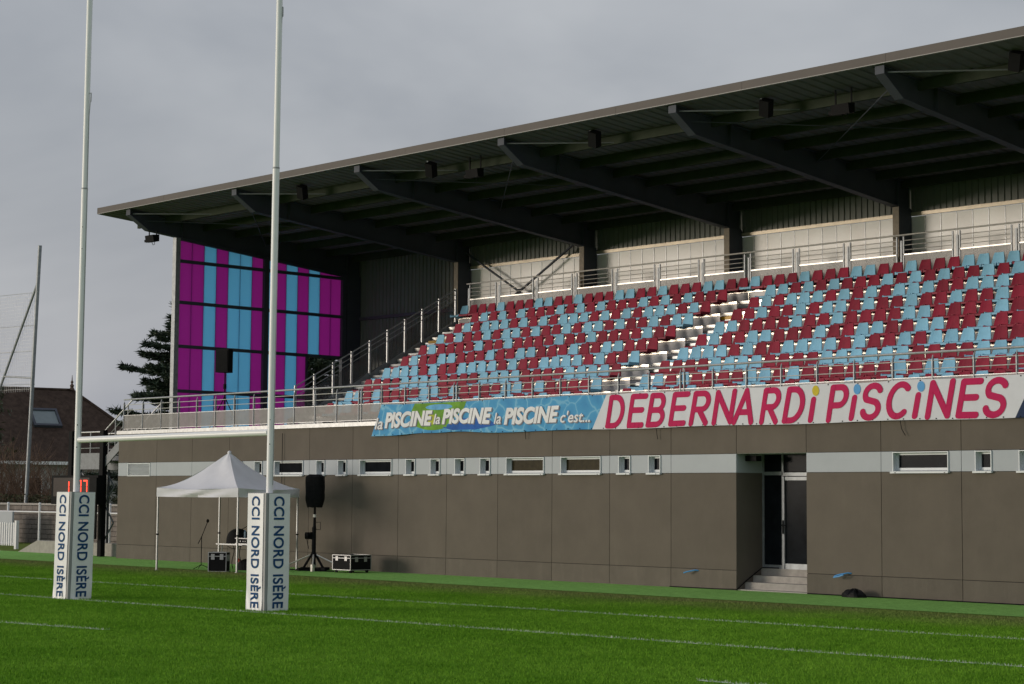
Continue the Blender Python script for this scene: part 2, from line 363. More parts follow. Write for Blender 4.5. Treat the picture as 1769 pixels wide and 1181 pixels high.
# louvre
lv = obj('louvre_vent', MB().box(.32, 1.64, .05, .08, 2.70, 3.13), BAND, GS)
f = MB(); f.box(.32,.35,-.02,.05,2.70,3.13); f.box(1.61,1.64,-.02,.05,2.70,3.13); f.box(.35,1.61,-.02,.05,3.10,3.13); f.box(.35,1.61,-.02,.05,2.70,2.73); obj('frame', f, WHITE, lv)
for i in range(9):
    z = 2.745+i*.04; obj('slat', MB().hexa([(.35,-.012,z),(1.61,-.012,z),(1.61,.045,z+.028),(.35,.045,z+.028),(.35,-.012,z+.006),(1.61,-.012,z+.006),(1.61,.045,z+.034),(.35,.045,z+.034)]), WHITE, lv)
def window(x0, x1, blind=False):
    big = x1-x0 > 1
    w = obj('window', MB().box(x0, x1, .15, .18, 2.70, 3.13), WHITE, GS)
    fr = MB(); fr.box(x0,x0+.02,-.03,.15,2.69,3.132); fr.box(x1-.02,x1,-.03,.15,2.69,3.132); fr.box(x0+.02,x1-.02,-.03,.15,3.112,3.132)
    obj('reveal', fr, WHITE, w)
    sl = MB(); sl.hexa([(x0-.035,-.075,2.672),(x1+.02,-.075,2.672),(x1+.02,.15,2.70),(x0-.035,.15,2.70),(x0-.035,-.075,2.712),(x1+.02,-.075,2.712),(x1+.02,.15,2.735),(x0-.035,.15,2.735)])
    obj('sill', sl, WHITE, w)
    a, b = (x0+.02, x1-.02); m_ = .055
    ff = MB(); ff.box(a,a+m_,.10,.15,2.735,3.112); ff.box(b-m_,b,.10,.15,2.735,3.112); ff.box(a+m_,b-m_,.10,.15,3.065,3.112); ff.box(a+m_,b-m_,.10,.15,2.735,2.79)
    obj('frame', ff, WHITE, w)
    obj('pane', MB().box(a+m_,b-m_,.125,.145,2.79,3.065), BLINDY if blind else GLASSD, w)
    kn = MB()
    for xx in ((x0+.1, x1-.06) if big else (x1-.1,)): kn.box(xx-.015, xx+.015, -.079, -.06, 2.68, 2.695)
    obj('drain_cap', kn, JOINT, w)
for a, b in wins: window(a, b, blind=a in (18.33, 20.32))
# door alcove
al = MB(); al.box(25.985,25.998,.028,.95,-.1,2.707)
obj('alcove_side_panel', al, BROWN, GS); obj('alcove_side_panel', MB().box(25.985,25.999,.028,.95,2.709,3.14), BAND, GS)
obj('alcove_side_panel', MB().box(28.001,28.015,.028,.95,-.1,3.14), BROWN, GS)
obj('alcove_ceiling', MB().box(25.98,28.02,.028,1.25,3.142,3.16), BAND, GS)
st = obj('concrete_steps', MB().box(26.0,28.0,.04,.3,-.1,.03), CONC, GS)
for i in range(3): obj('step', MB().box(26.001,27.999,.3+.3*i,1.25,[-.1,.185,.335][i]+.001*i,[.185,.335,.495][i]), CONC, st)
dr = obj('glazed_door', MB().box(26.62,26.68,.90,.99,.495,2.62), GALVD, GS)
df = MB(); df.box(26.68,27.98,.92,.98,2.54,2.62); df.box(26.68,27.98,.92,.98,.495,.62); df.box(27.92,27.98,.92,.98,.62,2.54); obj('door_frame', df, GALVD, dr)
obj('door_pane', MB().box(26.68,27.92,.945,.955,.62,2.54), GLASSD, dr)
hd = MB(); hd.tube([(26.65,.90,1.5),(26.65,.84,1.5),(26.78,.84,1.5)], .012); hd.box(26.63,26.67,.885,.9,1.3,1.62); obj('door_handle', hd, BLACK, dr)
sl = obj('side_light', MB().box(26.0,26.05,.95,1.01,.495,3.14), GALVD, GS)
q = MB(); q.box(26.05,26.6,.95,1.01,2.66,2.74); q.box(26.05,26.6,.95,1.01,.495,.58); q.box(26.57,26.62,.95,1.01,.58,3.14); q.box(26.62,28.0,.95,1.01,2.64,2.72); obj('frame', q, GALVD, sl)
obj('pane', MB().box(26.05,26.57,.975,.985,.58,2.66), GLASSD, sl); obj('pane', MB().box(26.05,27.98,.976,.984,2.74,3.14), GLASSD, sl)
obj('alcove_lamp', MB().box(26.02,26.34,.3,.5,2.98,3.10), BLACK, GS)
# terrace slab and its flashing
obj('terrace_slab', MB().box(XL-.04, XR, -.03, 10.2, 4.10, 4.18), CONC, GS)
for k in range(16): obj('slab_flashing', MB().box(XL-.06+3*k+.004, min(XL-.06+3*k+3, XR)-.004, -.055, -.034, 4.085, 4.20), GALV, GS)
# tiers
Y1, DY, Z1, DZ = 1.876, .7526, 4.929, .40
for i in range(1, 10):
    yr, zt = Y1+DY*i-.46, 4.18+DZ*i
    tr = obj('tier', MB().box(6.98, XR, yr, yr+DY+.02 if i < 9 else 9.15, zt-.03, zt), GALV, GS)
    for x in range(13):
        x0 = 6.98+3*x; obj('riser', MB().box(x0+.01, min(x0+3, XR)-.01, yr+.012, yr+.022, zt-DZ+.004, zt-.09), RISER, tr)
    obj('nosing', MB().box(6.98, XR, yr-.03, yr+.03, zt-.085, zt+.004), GALVL, tr)
    for x0, x1 in ((7.05, 8.3), (19.3, 20.62)):
        if i == 9 and x0 > 10: continue
        hs = MB(); hs.box(x0, x1, yr-.36, yr+.005, zt-DZ/2-.03, zt-DZ/2); hs.box(x0, x1, yr-.375, yr-.345, zt-DZ/2-.07, zt-DZ/2+.003)
        hs.box(x0+.02, x0+.06, yr-.33, yr, zt-DZ+.002, zt-DZ/2-.03); hs.box(x1-.06, x1-.02, yr-.33, yr, zt-DZ+.002, zt-DZ/2-.03)
        obj('stair_step', hs, GALV, tr)
    yq = Y1+DY*i-.20
    for x0, x1 in ((8.34, 19.78), (20.64, XR)) if i < 9 else ((7.2, XR),):
        obj('seat_rail', MB().box(x0, x1, yq-.03, yq+.03, zt+.275, zt+.335), RAILM, tr)
        n_ = int((x1-x0)/1.5); w_ = (x1-x0)/n_
        for q in range(n_):
            obj('closing_sheet', MB().box(x0+w_*q+.012, x0+w_*(q+1)-.012, yq-.006, yq+.006, zt+.004, zt+.272), RISER, tr)
            obj('rail_leg', MB().box(x0+w_*q-.01, x0+w_*q+.01, yq-.032, yq+.02, zt+.002, zt+.274), RAILM, tr)
    ends = MB()
    for xx in (8.33, 19.27, 20.66): ends.box(xx-.015, xx+.015, yr-.02, yr+DY-.05, zt-DZ*.9, zt-.032)
    obj('tier_bracket', ends, GALVD, tr)
for (x, z) in ((19.5, 8), (7.2, 8)):
    i = z; yr = Y1+DY*i-.46; obj('yellow_step_edge', MB().box(x, x+1.1, yr-.38, yr-.345, 4.18+DZ*i-DZ/2-.03, 4.18+DZ*i-DZ/2+.06), OCHRE, GS)
# roof: frames
def zb(y): return 10.955-.0913*(y-.63)
def zs(y): return 11.60-.068*(y+.16)         # underside of the deck
ROOF_L, ROOF_R, YB = -1.66, 46.0, 9.92
for k, x in enumerate(FRAMES):
    prof = [(-.10, zs(-.1)-.01), (-.10, 11.40), (.63, zb(.63)), (9.23, zb(9.23)), (9.85, zb(9.85)), (9.85, zs(9.85)-.01)]
    b = MB().prism(prof, 'x', x-.012, x+.012)
    ro = obj('roof_beam', b, STEEL, GS)
    fl = MB()
    for p, q_ in ((prof[1], prof[2]), (prof[2], prof[3])): fl.bar((x, p[0], p[1]), (x, q_[0], q_[1]), .24, .024)
    fl.bar((x, -.1, zs(-.1)-.03), (x, 9.85, zs(9.85)-.03), .24, .024); fl.box(x-.12, x+.12, -.112, -.088, 11.39, zs(-.1)-.02)
    obj('flange', fl, STEEL, ro)
    for yy in (2.0, 9.22): obj('stiffener', MB().box(x-.11, x+.11, yy-.01, yy+.01, zb(yy), zs(yy)-.03), STEEL, ro)
    co = MB(); co.box(x-.012, x+.012, 9.25, 9.83, 4.18, zb(9.3)); co.box(x-.10, x+.10, 9.83, 9.85, 4.18, zb(9.83))
    cc = obj('column', co, STEEL, GS)
    obj('front_flange', MB().box(x-.10, x+.10, 9.23, 9.25, 4.18, zb(9.24)-.012), COLF_LIT if k else STEEL, cc)
    obj('web_plate', MB().box(x+.085, x+.10, 9.25, 9.83, 4.18, zb(9.3)), STEEL, cc)
# purlins, deck, bracing
for y in (1.35, 2.9, 4.25, 5.6, 6.95, 8.3, 9.5):
    z = zs(y); m = MB(); m.box(ROOF_L+.1, ROOF_R, y-.008, y+.008, z-.24, z-.004); m.box(ROOF_L+.1, ROOF_R, y+.008, y+.08, z-.24, z-.225); m.box(ROOF_L+.1, ROOF_R, y-.07, y-.008, z-.02, z-.005)
    obj('purlin', m, PURL, GS)
dk = MB(); x = ROOF_L+.03; us = []
while x < ROOF_R:
    us += [(x, 0), (x+.2, 0), (x+.225, .028), (x+.3, .028), (x+.325, 0)]; x += .333
us.append((x, 0))
dk.grid(lambda u, w: (us[u][0], w, zs(w)+us[u][1]), range(len(us)), [-.14, 5, 10.1]); obj('roof_deck', dk, DECK, GS)
obj('roof_sheet', MB().hexa([(ROOF_L,-.15,zs(-.15)+.06),(ROOF_R,-.15,zs(-.15)+.06),(ROOF_R,10.2,zs(10.2)+.06),(ROOF_L,10.2,zs(10.2)+.06),(ROOF_L,-.15,zs(-.15)+.16),(ROOF_R,-.15,zs(-.15)+.16),(ROOF_R,10.2,zs(10.2)+.16),(ROOF_L,10.2,zs(10.2)+.16)]), DECK, GS)
for k in range(12):
    a, b = ROOF_L+4*k, min(ROOF_L+4*k+4, ROOF_R)
    fa = obj('fascia', MB().box(a+.003, b-.003, -.185, -.158, 11.615, 11.81), FASC, GS)
    obj('drip_edge', MB().box(a+.001, b-.001, -.20, -.12, 11.598, 11.612), DRIP, fa)
gf = MB(); gf.hexa([(ROOF_L-.02,-.185,11.60),(ROOF_L+.01,-.185,11.60),(ROOF_L+.01,10.2,zs(10.2)-.01),(ROOF_L-.02,10.2,zs(10.2)-.01),(ROOF_L-.02,-.185,11.812),(ROOF_L+.01,-.185,11.812),(ROOF_L+.01,10.2,zs(10.2)+.2),(ROOF_L-.02,10.2,zs(10.2)+.2)]); obj('fascia', gf, FASC, GS)
for k, x in enumerate(FRAMES[:-1]):
    m = MB(); m.tube([(x+.14,.0,11.43),(x+3,1.5,zs(1.5)-.2)], .018, 6); obj('fly_brace', m, STAIRM, GS)
    if k % 2 == 0:
        m = MB(); m.tube([(x+.1,.5,zs(.5)-.3),(x+5.9,5.5,zs(5.5)-.3)], .014, 5); m.tube([(x+5.9,.5,zs(.5)-.32),(x+.1,5.5,zs(5.5)-.32)], .014, 5); obj('roof_brace', m, STEEL, GS)
# back wall: corrugated cladding and translucent panels
def clad(x0, x1, z0, z1, name='back_cladding'):
    us = []; x = x0
    while x < x1-.01:
        us += [(x, 0), (min(x+.11, x1), 0), (min(x+.125, x1), .03), (min(x+.185, x1), .03)]; x += .2
    us.append((x1, 0)); m = MB(); m.grid(lambda u, w: (us[u][0], YB-us[u][1], w), range(len(us)), [z0, z1]); return obj(name, m, CLAD, GS)
clad(FX-.07, FRAMES[1], 4.2, zs(YB))
obj('corner_closure', MB().box(FX-.07, FX-.03, 9.05, YB+.02, 4.2, zs(9.5)), CLAD, GS)
obj('wall_rail', MB().box(FX+.1, FRAMES[1]-.1, YB-.13, YB-.035, 8.55, 8.66), PURPLE, GS)
for k in range(1, 7):
    a, b = FRAMES[k]+.0, FRAMES[k+1]
    clad(a, b, 10.06, zs(YB))
    tr = MB(); tr.box(a+.1, b-.1, YB-.10, YB-.01, 9.955, 10.055); obj('lintel_trim', tr, TRIM, GS)
    x = a
    while x < b-.05:
        obj('translucent_panel', MB().box(x+.012, min(x+.5, b)-.012, YB, YB+.03, 7.6, 9.95), POLYW, GS); x += .5
    x = a+.5
    while x < b-.2: obj('panel_joint', MB().box(x-.011, x+.011, YB-.012, YB+.028, 7.6, 9.95), GALV if k > 1 else PAINTW, GS); x += .5
    lo = MB().box(a, b, YB+.04, YB+.06, 4.2, 7.6); obj('back_cladding', lo, CLAD, GS)
bx = MB(); bx.bar((6.25,9.62,10.5), (8.87,9.62,8.97), .05, .07, (0,1,0)); bx.bar((11.9,9.62,10.6), (8.87,9.62,8.97), .05, .07, (0,1,0)); bx.bar((8.87,9.60,8.97), (6.25,9.60,7.5), .05, .07, (0,1,0)); bx.bar((8.87,9.60,8.97), (11.9,9.60,7.4), .05, .07, (0,1,0)); bx.box(8.77,8.97,9.585,9.605,8.88,9.06)
obj('cross_brace', bx, STEEL, GS)
# end wall of coloured planks
EX = FX
es = obj('end_screen', MB().box(EX-.10, EX+.10, 1.75, 1.93, 4.18, zb(1.85)-.02), GALVD, GS)
for y0, y1, z1 in ((5.49, 5.69, 0), (9.02, 9.2, 0)): obj('post', MB().box(EX-.06, EX+.10, y0, y1, 4.18, zb(y0)-.03), STEEL, es)
for z in (10.04, 8.63, 7.13, 5.61): obj('rail', MB().box(EX-.01, EX+.08, 1.93, 9.05, z-.055, z+.055), STEEL, es)
obj('rail', MB().hexa([(EX-.04,1.93,zb(1.93)-.08),(EX+.08,1.93,zb(1.93)-.08),(EX+.08,9.05,zb(9.05)-.08),(EX-.04,9.05,zb(9.05)-.08),(EX-.04,1.93,zb(1.93)-.02),(EX+.08,1.93,zb(1.93)-.02),(EX+.08,9.05,zb(9.05)-.02),(EX-.04,9.05,zb(9.05)-.02)]), STEEL, es)
pl = [(1.86, 1.992, 'B')]; y = 1.992
for c in 'MMBMBBM': pl.append((y, y+.505, c)); y += .505
pl.append((5.53, 6.03, 'B')); y = 6.03
for c in 'MBMBMM': pl.append((y, y+.505, c)); y += .505
for a, b, c in pl:
    z0 = 4.24
    if a > 7.5: z0 = 7.10
    ztop = lambda yy: zb(yy)-.03
    obj('plank', MB().hexa([(EX-.07,a+.008,z0),(EX-.03,a+.008,z0),(EX-.03,b-.008,z0),(EX-.07,b-.008,z0),(EX-.07,a+.008,ztop(a)),(EX-.03,a+.008,ztop(a)),(EX-.03,b-.008,ztop(b)),(EX-.07,b-.008,ztop(b))]), MAG if c == 'M' else BLU, es)
    if b < 9.0: obj('plank_joint', MB().box(EX-.068, EX-.034, b-.006, b+.006, z0, zb(b)-.04), mat('joint_%s' % len(MATS), (.10, .02, .22) if True else 0, .5) if 'PJ' not in MATS else MATS['PJ'], es)
    if 'PJ' not in MATS: MATS['PJ'] = mat('plank_seam', (.10, .03, .26), .5)
obj('gap_post', MB().box(EX-.07, EX+.02, 7.44, 7.50, 4.2, 7.1), STEEL, es)
obj('gap_sill', MB().box(EX-.07, EX-.03, 7.5, 9.05, 4.2, 5.4), CLAD, es)

# ------------------------------------------------------------------ railings
fr = thing('guardrail', 'long galvanised front guardrail with mesh panels along the terrace edge', 'railing', (20, .03, 4.18))
px = [-.03, 1.10]+[2.17+1.005*i for i in range(43)]
pm = MB().prism([(-.035,0),(.035,0),(.035,.86),(0,1.0),(-.035,.90)], 'x', -.012, .012).mesh('post', GALVD)
for x in px:
    o = obj('post', pm, None, fr); o.location = (x-20, .0, 0)
    if abs(x-12.22) < .3 or abs(x-16.3) < .3 or abs(x-24.3) < .3: o2 = obj('post', pm, None, fr); o2.location = (x-20+.12, 0, 0)
obj('handrail', MB().tube([(-.05,.03,5.235),(XR,.03,5.235)], .026, 8), GALV, fr, True)
for z in (5.06, 4.885): obj('rail', MB().tube([(-.03,.02,z),(XR,.02,z)], .011, 6), GALVL, fr)
MESHM = sheer('perforated_mesh', (.19, .19, .187), .38, .5, .3)
for a, b in zip(px[:-1], px[1:]): obj('mesh_panel', MB().box(a+.03, b-.03, .015, .019, 4.26, 4.70), MESHM, fr)
obj('rail', MB().box(-.03, XR, .005, .03, 4.70, 4.715), GALV, fr); obj('rail', MB().box(-.03, XR, .005, .03, 4.245, 4.26), GALV, fr)

rr = thing('guardrail', 'rear guardrail behind the top row of seats below the translucent wall', 'railing', (20, 9.0, 7.78))
YR = 9.0; rx = [7.0, 8.5]+[10.27+1.77*i for i in range(20)]
for i, (a, b) in enumerate(zip(rx[:-1], rx[1:])):
    fm = MB()
    for z in (9.16, 9.03, 8.90): fm.tube([(a+.12,YR,z),(b-.12,YR,z)], .012, 6)
    fm.box(a+.10, b-.10, YR-.02, YR+.02, 8.755, 8.79)
    obj('rail', fm, GALVL, rr)
    for xx in (a+.11, b-.11): obj('post', MB().box(xx-.018, xx+.018, YR-.02, YR+.02, 8.2, 9.27), GALVD, rr)
    obj('post', MB().box(a-.025, a+.025, YR+.03, YR+.08, 7.78, 9.17), GALVD, rr)
    obj('mesh_panel', MB().box(a+.13, b-.13, YR-.004, YR+.004, 8.1, 8.75), MESHM, rr)
obj('handrail', MB().tube([(6.95,YR,9.315),(XR-1,YR,9.315)], .024, 8), GALVL, rr, True)

sr = thing('stair_railing', 'sloping galvanised railing with glazed infill beside the left seating stairs', 'railing', (6.95, 5, 4.18))
SX = 6.95; sp = [(1.78, 5.54), (2.5, 5.80), (3.24, 6.1), (3.98, 6.70)]+[(4.74+.757*i, 7.11+.398*i) for i in range(6)]
sp = [(1.76+.747*i, 5.53+.398*i) for i in range(10)]
GLZ = sheer('rail_glazing', (.10, .105, .11), .62, .15, 0)
for i, (y, z) in enumerate(sp):
    obj('post', MB().box(SX-.02, SX+.02, y-.02, y+.02, z-1.12, z), GALV, sr)
    obj('post_cap', MB().box(SX-.005, SX+.035, y+.028, y+.04, z-1.1, z-.02), GALV, sr)
for dz in (-.04, -.20, -.36): obj('rail', MB().tube([(SX,sp[0][0],sp[0][1]+dz),(SX,sp[-1][0],sp[-1][1]+dz)], .013 if dz < -.1 else .02, 6), GALV, sr)
for (y, z), (y2, z2) in zip(sp[:-1], sp[1:]):
    obj('glass_infill', MB().hexa([(SX-.004,y+.05,z-1.05),(SX+.004,y+.05,z-1.05),(SX+.004,y2-.05,z2-1.05),(SX-.004,y2-.05,z2-1.05),(SX-.004,y+.05,z-.42),(SX+.004,y+.05,z-.42),(SX+.004,y2-.05,z2-.42),(SX-.004,y2-.05,z2-.42)]), GLZ, sr)
obj('stair_stringer', MB().hexa([(SX-.03,1.5,4.18),(SX-.01,1.5,4.18),(SX-.01,9.0,7.7),(SX-.03,9.0,7.7),(SX-.03,1.5,4.45),(SX-.01,1.5,4.45),(SX-.01,9.0,8.25),(SX-.03,9.0,8.25)]), GALVD, sr)

# ------------------------------------------------------------------ seats
def seat_parts():
    # origin: at the tread, below the top of the backrest
    b = MB(); nu, nv = 5, 5
    def fn(side):
        def f_(u, w):
            hw = (.203*(1-w)+.145*w); rnd = 1-.10*(max(0, w-.85)/.15)**2
            x = (u*2-1)*hw*rnd; y = -.085+.085*w+.02*(1-(u*2-1)**2)+(0 if side == 0 else .028); z = .395+.355*w
            return (x, y, z)
        return f_
    us = [i/(nu-1) for i in range(nu)]; ws = [j/(nv-1) for j in range(nv)]
    b.grid(fn(0), us, ws); b.grid(fn(1), us, ws); n = nu*nv
    ring = [i for i in range(nu)]+[j*nu+nu-1 for j in range(1, nv)]+[(nv-1)*nu+i for i in range(nu-2, -1, -1)]+[j*nu for j in range(nv-2, 0, -1)]
    for i in range(len(ring)): a, c = ring[i], ring[(i+1) % len(ring)]; b.f.append((a, a+n, c+n, c))
    p = MB(); prof = [(-.12,.395),(-.30,.38),(-.47,.40),(-.505,.385),(-.505,.335),(-.48,.335),(-.46,.365),(-.30,.345),(-.12,.35)]
    p.prism(prof, 'x', -.205, .205); p.box(-.21, -.185, -.49, -.10, .34, .415); p.box(.185, .21, -.49, -.10, .34, .415)
    p.box(-.06, .06, -.33, .18, .30, .345)      # bracket to the tier behind
    return b, p
sb, spn = seat_parts()
SM = {c: (sb.mesh('backrest', m, smooth=False), spn.mesh('seat_pan', m)) for c, m in (('R', RED), ('B', SKYB))}
P8 = {2: 'BBRBRRRR', 3: 'RRRRBBBB', 4: 'BBBBRBRR', 5: 'RBRRBBRR', 6: 'RBRRRRBR', 7: 'BRBRRBRB', 8: 'RBRBBBRB', 9: 'RBRBRBRR'}
LEFT = {k: v*3+v[0] for k, v in P8.items()}; LEFT[1] = 'RBBRRBRBRBBRRBRBRBBRRBRBR'
RIGHT = {1: 'RBBRRBRBRBBRRBRRBRRBBRBRBRR', 2: 'BBRBRRRRBBRBRRRRRRBRBBRRRR', 3: 'RRRRBBBBRRRRBBBBBBRRRRBBB', 4: 'BBBBRBRRBBBBRBRRBRBBBBRR', 5: 'RBRRBBRRRBRRBBRRBBRRBRR',
         6: 'BBRRRRBRRBRRRRBBRRRRBR', 7: 'RRBRRBRBBRBRRBRRBRRBR', 8: 'RBRBBBRBRBRBBBRRBBBR', 9: 'BBRBRBRRRBRBRBRRBRB'}
TOP = 'BRRR'+'BRRRBBRR'*3+'BRRR'+'BRRRBBRR'+'BRRR'+'BBBB'
ORD = 'zeroth first second third fourth fifth sixth seventh eighth ninth tenth eleventh twelfth thirteenth fourteenth fifteenth sixteenth seventeenth eighteenth nineteenth'.split()
def ordn(n):
    if n < 20: return ORD[n]
    t_, u_ = {2: 'twenty', 3: 'thirty', 4: 'forty'}[n//10], n % 10
    return t_[:-1]+'ieth' if u_ == 0 else t_+'-'+ORD[u_]
seats = []
for r_ in range(1, 10):
    y, z = Y1+DY*(r_-1), 4.18+DZ*(r_-1)
    for i, c in enumerate(LEFT[r_]): seats.append((8.585+.438*i, y, z, c, r_, 'left of the middle stairs', 25-i))
    R_ = RIGHT[r_]; ext = R_+(R_[:8]*2)
    for i in range(int((35.2-20.85)/.438)): seats.append((20.85+.438*i, y, z, ext[i], r_, 'right of the middle stairs', i+1))
for i, c in enumerate(TOP+'RRBRRRBB'[:4]): seats.append((8.585+.4445*(i-3), Y1+DY*9, 4.18+DZ*9, c, 10, 'from the left end', i+1))
def depth(p): return (Vector(p)-CAM).dot(fw)
def inframe(p):
    d = Vector(p)-CAM; k = d.dot(fw); return abs(d.dot(rv)/k*3235.9) < 884+8
ranked = sorted(range(len(seats)), key=lambda i: (not inframe(seats[i][:3]), seats[i][4] == 1, depth(seats[i][:3])))
single = set(ranked[:300]); rest = MB(); rest_m = []
for i, (x, y, z, c, r_, where, n) in enumerate(seats):
    jz, jr = random.uniform(-.006, .006), random.uniform(-.012, .012)
    if i in single:
        nm = 'maroon' if c == 'R' else 'light blue'
        lab = '%s plastic seat, %s row from the front, %s %s' % (nm, ordn(r_), ordn(n), where) if r_ < 10 else '%s plastic seat in the top row, %s from its left end' % (nm, ordn(n))
        e = thing('stadium_seat', lab, 'seat', (x, y, z+jz), 'seats on the grandstand tiers', jr)
        for me in SM[c]: o = bpy.data.objects.new(me.name, me); C.objects.link(o); o.parent = e
    else:
        for q in (sb, spn):
            k0 = len(rest.f); rest.add([(x+v[0]*math.cos(jr)-v[1]*math.sin(jr), y+v[1]*math.cos(jr)+v[0]*math.sin(jr), z+jz+v[2]) for v in q.v], q.f); rest_m += [0 if c == 'R' else 1]*len(q.f)
me = rest.mesh('stadium_seats', [RED, SKYB])
for p, k in zip(me.polygons, rest_m): p.material_index = k
tag(obj('stadium_seats', me, None), 'smaller far maroon and light blue seats on the left and upper tiers', 'seats', kind='stuff')

# ------------------------------------------------------------------ banner
def rip(x, z):
    d = max(0, min(1, (4.66-z)/.86))
    return -.075-.012*math.sin(1.9*x+.8*math.sin(.9*x))*(.3+d)-.008*math.sin(4.3*x+2.2*z)*d-.02*d*d*math.exp(-((x-14.2)/1.5)**2)*math.sin(5*x)
def zlow(x): return 3.795+.012*math.sin(1.3*x)+.045*math.exp(-((x-16.6)/.9)**2)+.03*math.exp(-((x-14.9)/.6)**2)
def bmap(x, z, e=0.): 
    zz = z+(zlow(x)-3.795)*max(0, (4.66-z)/.86); return (x, rip(x, zz)-e, zz)
bn = thing('sponsor_banner', 'long printed sponsor banner, blue water print then white with pink lettering', 'banner', (23, -.08, 3.8))
def sheet(xl, xr, name, m):       # xl(z), xr(z)
    mb = MB(); nu = max(4, int((xr(4.2)-xl(4.2))/.12)); us = [i/nu for i in range(nu+1)]; ws = [3.795+.86*j/10 for j in range(11)]
    mb.grid(lambda u, w: bmap(xl(w)*(1-u)+xr(w)*u, w+.012*math.sin(2.5*(xl(w)*(1-u)+xr(w)*u))*max(0, (w-4.5)/.15)), us, ws); return obj(name, mb, m, bn, True)
wb = sheet(lambda z: 12.91+(z-3.8)*.49, lambda z: 21.47+(z-3.8)*.56, 'water_print', WATER)
sheet(lambda z: 21.47+(z-3.8)*.56, lambda z: 33.33+(z-3.8)*.55, 'white_print', BANW)
sheet(lambda z: 33.33+(z-3.8)*.55, lambda z: 36.5+0*z, 'dark_print', DARKB)
def poly_print(pts, m, name, e):
    bm = bmesh.new(); bm.faces.new([bm.verts.new((x, z, 0)) for x, z in pts]); mb = bm_to_mb(bm, lambda x, z: bmap(x, z, e), .25); return obj(name, mb, m, bn)
def arc(cx, cz, rx_, rz_, a0, a1, n=24): return [(cx+rx_*math.cos(R(a0+(a1-a0)*i/n)), cz+rz_*math.sin(R(a0+(a1-a0)*i/n))) for i in range(n+1)]
poly_print([(14.75,4.645),(16.85,4.645),(16.75,4.45),(16.35,4.2),(16.05,3.98)]+arc(15.5,4.15,.85,.28,-40,-170,12)+[(14.55,4.25),(14.62,4.45)], GREENP, 'green_print', .004)
poly_print(arc(15.75,4.52,.55,.08,0,360,20)[:-1], LBLUE, 'pale_blue_print', .007)
poly_print(arc(15.35,4.17,.42,.15,0,360,20)[:-1], GOLDP, 'gold_print', .007)
poly_print([(15.9,3.93),(16.6,4.15),(17.6,4.22),(18.0,4.0),(17.2,3.86),(16.3,3.84)], BLUEP, 'deep_blue_print', .004)
def btext(body, x0, x1, z0, z1, m, e, dx=0, dz=0, bold=.02, sh=.25):
    bm = text_mesh(body, 1, sh, bold); xs = [v.co.x for v in bm.verts]; zs_ = [v.co.y for v in bm.verts]; a, b, c, d = min(xs), max(xs), min(zs_), max(zs_)
    return obj('lettering', bm_to_mb(bm, lambda x, z: bmap(x0+(x-a)/(b-a)*(x1-x0)+dx, z0+(z-c)/(d-c)*(z1-z0)+dz, e), .35), m, wb)
for body, x0, x1, z0, z1, bo in (('la',13.06,13.40,3.98,4.30,.012),('PISCINE',13.48,15.50,4.00,4.44,.045),('la',15.53,15.81,4.04,4.33,.012),('PISCINE',15.88,17.85,4.02,4.46,.045),('la',17.93,18.20,4.02,4.31,.012),('PISCINE',18.31,20.33,3.99,4.43,.045),("c'est...",20.38,21.41,3.98,4.28,.012)):
    btext(body, x0, x1, z0, z1, LETS, .012, .03, -.025, bo); btext(body, x0, x1, z0, z1, LETW, .018, 0, 0, bo)
# rounded brush letters
GL = {'D': [[(.14,.08),(.14,.92),(.42,.92)]+[(.42+.42*math.sin(R(a)),.5+.42*math.cos(R(a))) for a in range(0,181,15)]+[(.14,.08)]],
 'E': [[(.86,.92),(.14,.92),(.14,.08),(.86,.08)], [(.14,.52),(.76,.52)]],
 'B': [[(.14,.08),(.14,.92),(.5,.92)]+[(.52+.24*math.sin(R(a)),.71+.21*math.cos(R(a))) for a in range(0,181,15)]+[(.14,.5)], [(.5,.5)]+[(.54+.28*math.sin(R(a)),.29+.21*math.cos(R(a))) for a in range(0,181,15)]+[(.14,.08)]],
 'R': [[(.14,.06),(.14,.92),(.5,.92)]+[(.54+.28*math.sin(R(a)),.69+.23*math.cos(R(a))) for a in range(0,181,15)]+[(.16,.46)], [(.42,.46),(.84,.06)]],
 'N': [[(.12,.06),(.12,.92),(.86,.08),(.86,.94)]], 'A': [[(.06,.06),(.48,.94),(.92,.06)], [(.22,.34),(.78,.34)]],
 'P': [[(.14,.06),(.14,.92),(.5,.92)]+[(.54+.28*math.sin(R(a)),.68+.24*math.cos(R(a))) for a in range(0,181,15)]+[(.16,.44)]],
 'S': [[(.48+.37*math.cos(R(a)),.70+.22*math.sin(R(a))) for a in range(25,226,15)]+[(.48+.38*math.cos(R(a)),.29+.22*math.sin(R(a))) for a in range(60,-166,-15)]],
 'C': [[(.52+.40*math.cos(R(a)),.5+.42*math.sin(R(a))) for a in range(48,314,12)]], 'i': [[(.5,.08),(.5,.62)]]}
def stroke(mb, pts, hw, fn):
    P = []
    for a, b in zip(pts[:-1], pts[1:]):
        n = max(1, int((Vector(b)-Vector(a)).length/.12)); P += [Vector(a).lerp(Vector(b), i/n) for i in range(n)]
    P.append(Vector(pts[-1])); k = 0
    for a, b in zip(P[:-1], P[1:]):
        d = b-a
        if d.length < 1e-6: continue
        d.normalize(); n = Vector((-d.y, d.x))*hw; mb.add([fn(*(a-n), k), fn(*(b-n), k), fn(*(b+n), k), fn(*(a+n), k)], [(0,1,2,3)]); k += 1
    for j, p in enumerate(P):
        mb.add([fn(p.x+hw*math.cos(t*math.pi/6), p.y+hw*math.sin(t*math.pi/6), k+j) for t in range(12)], [tuple(range(12))])
wh = [o for o in bn.children if o.name.startswith('white_print')][0]
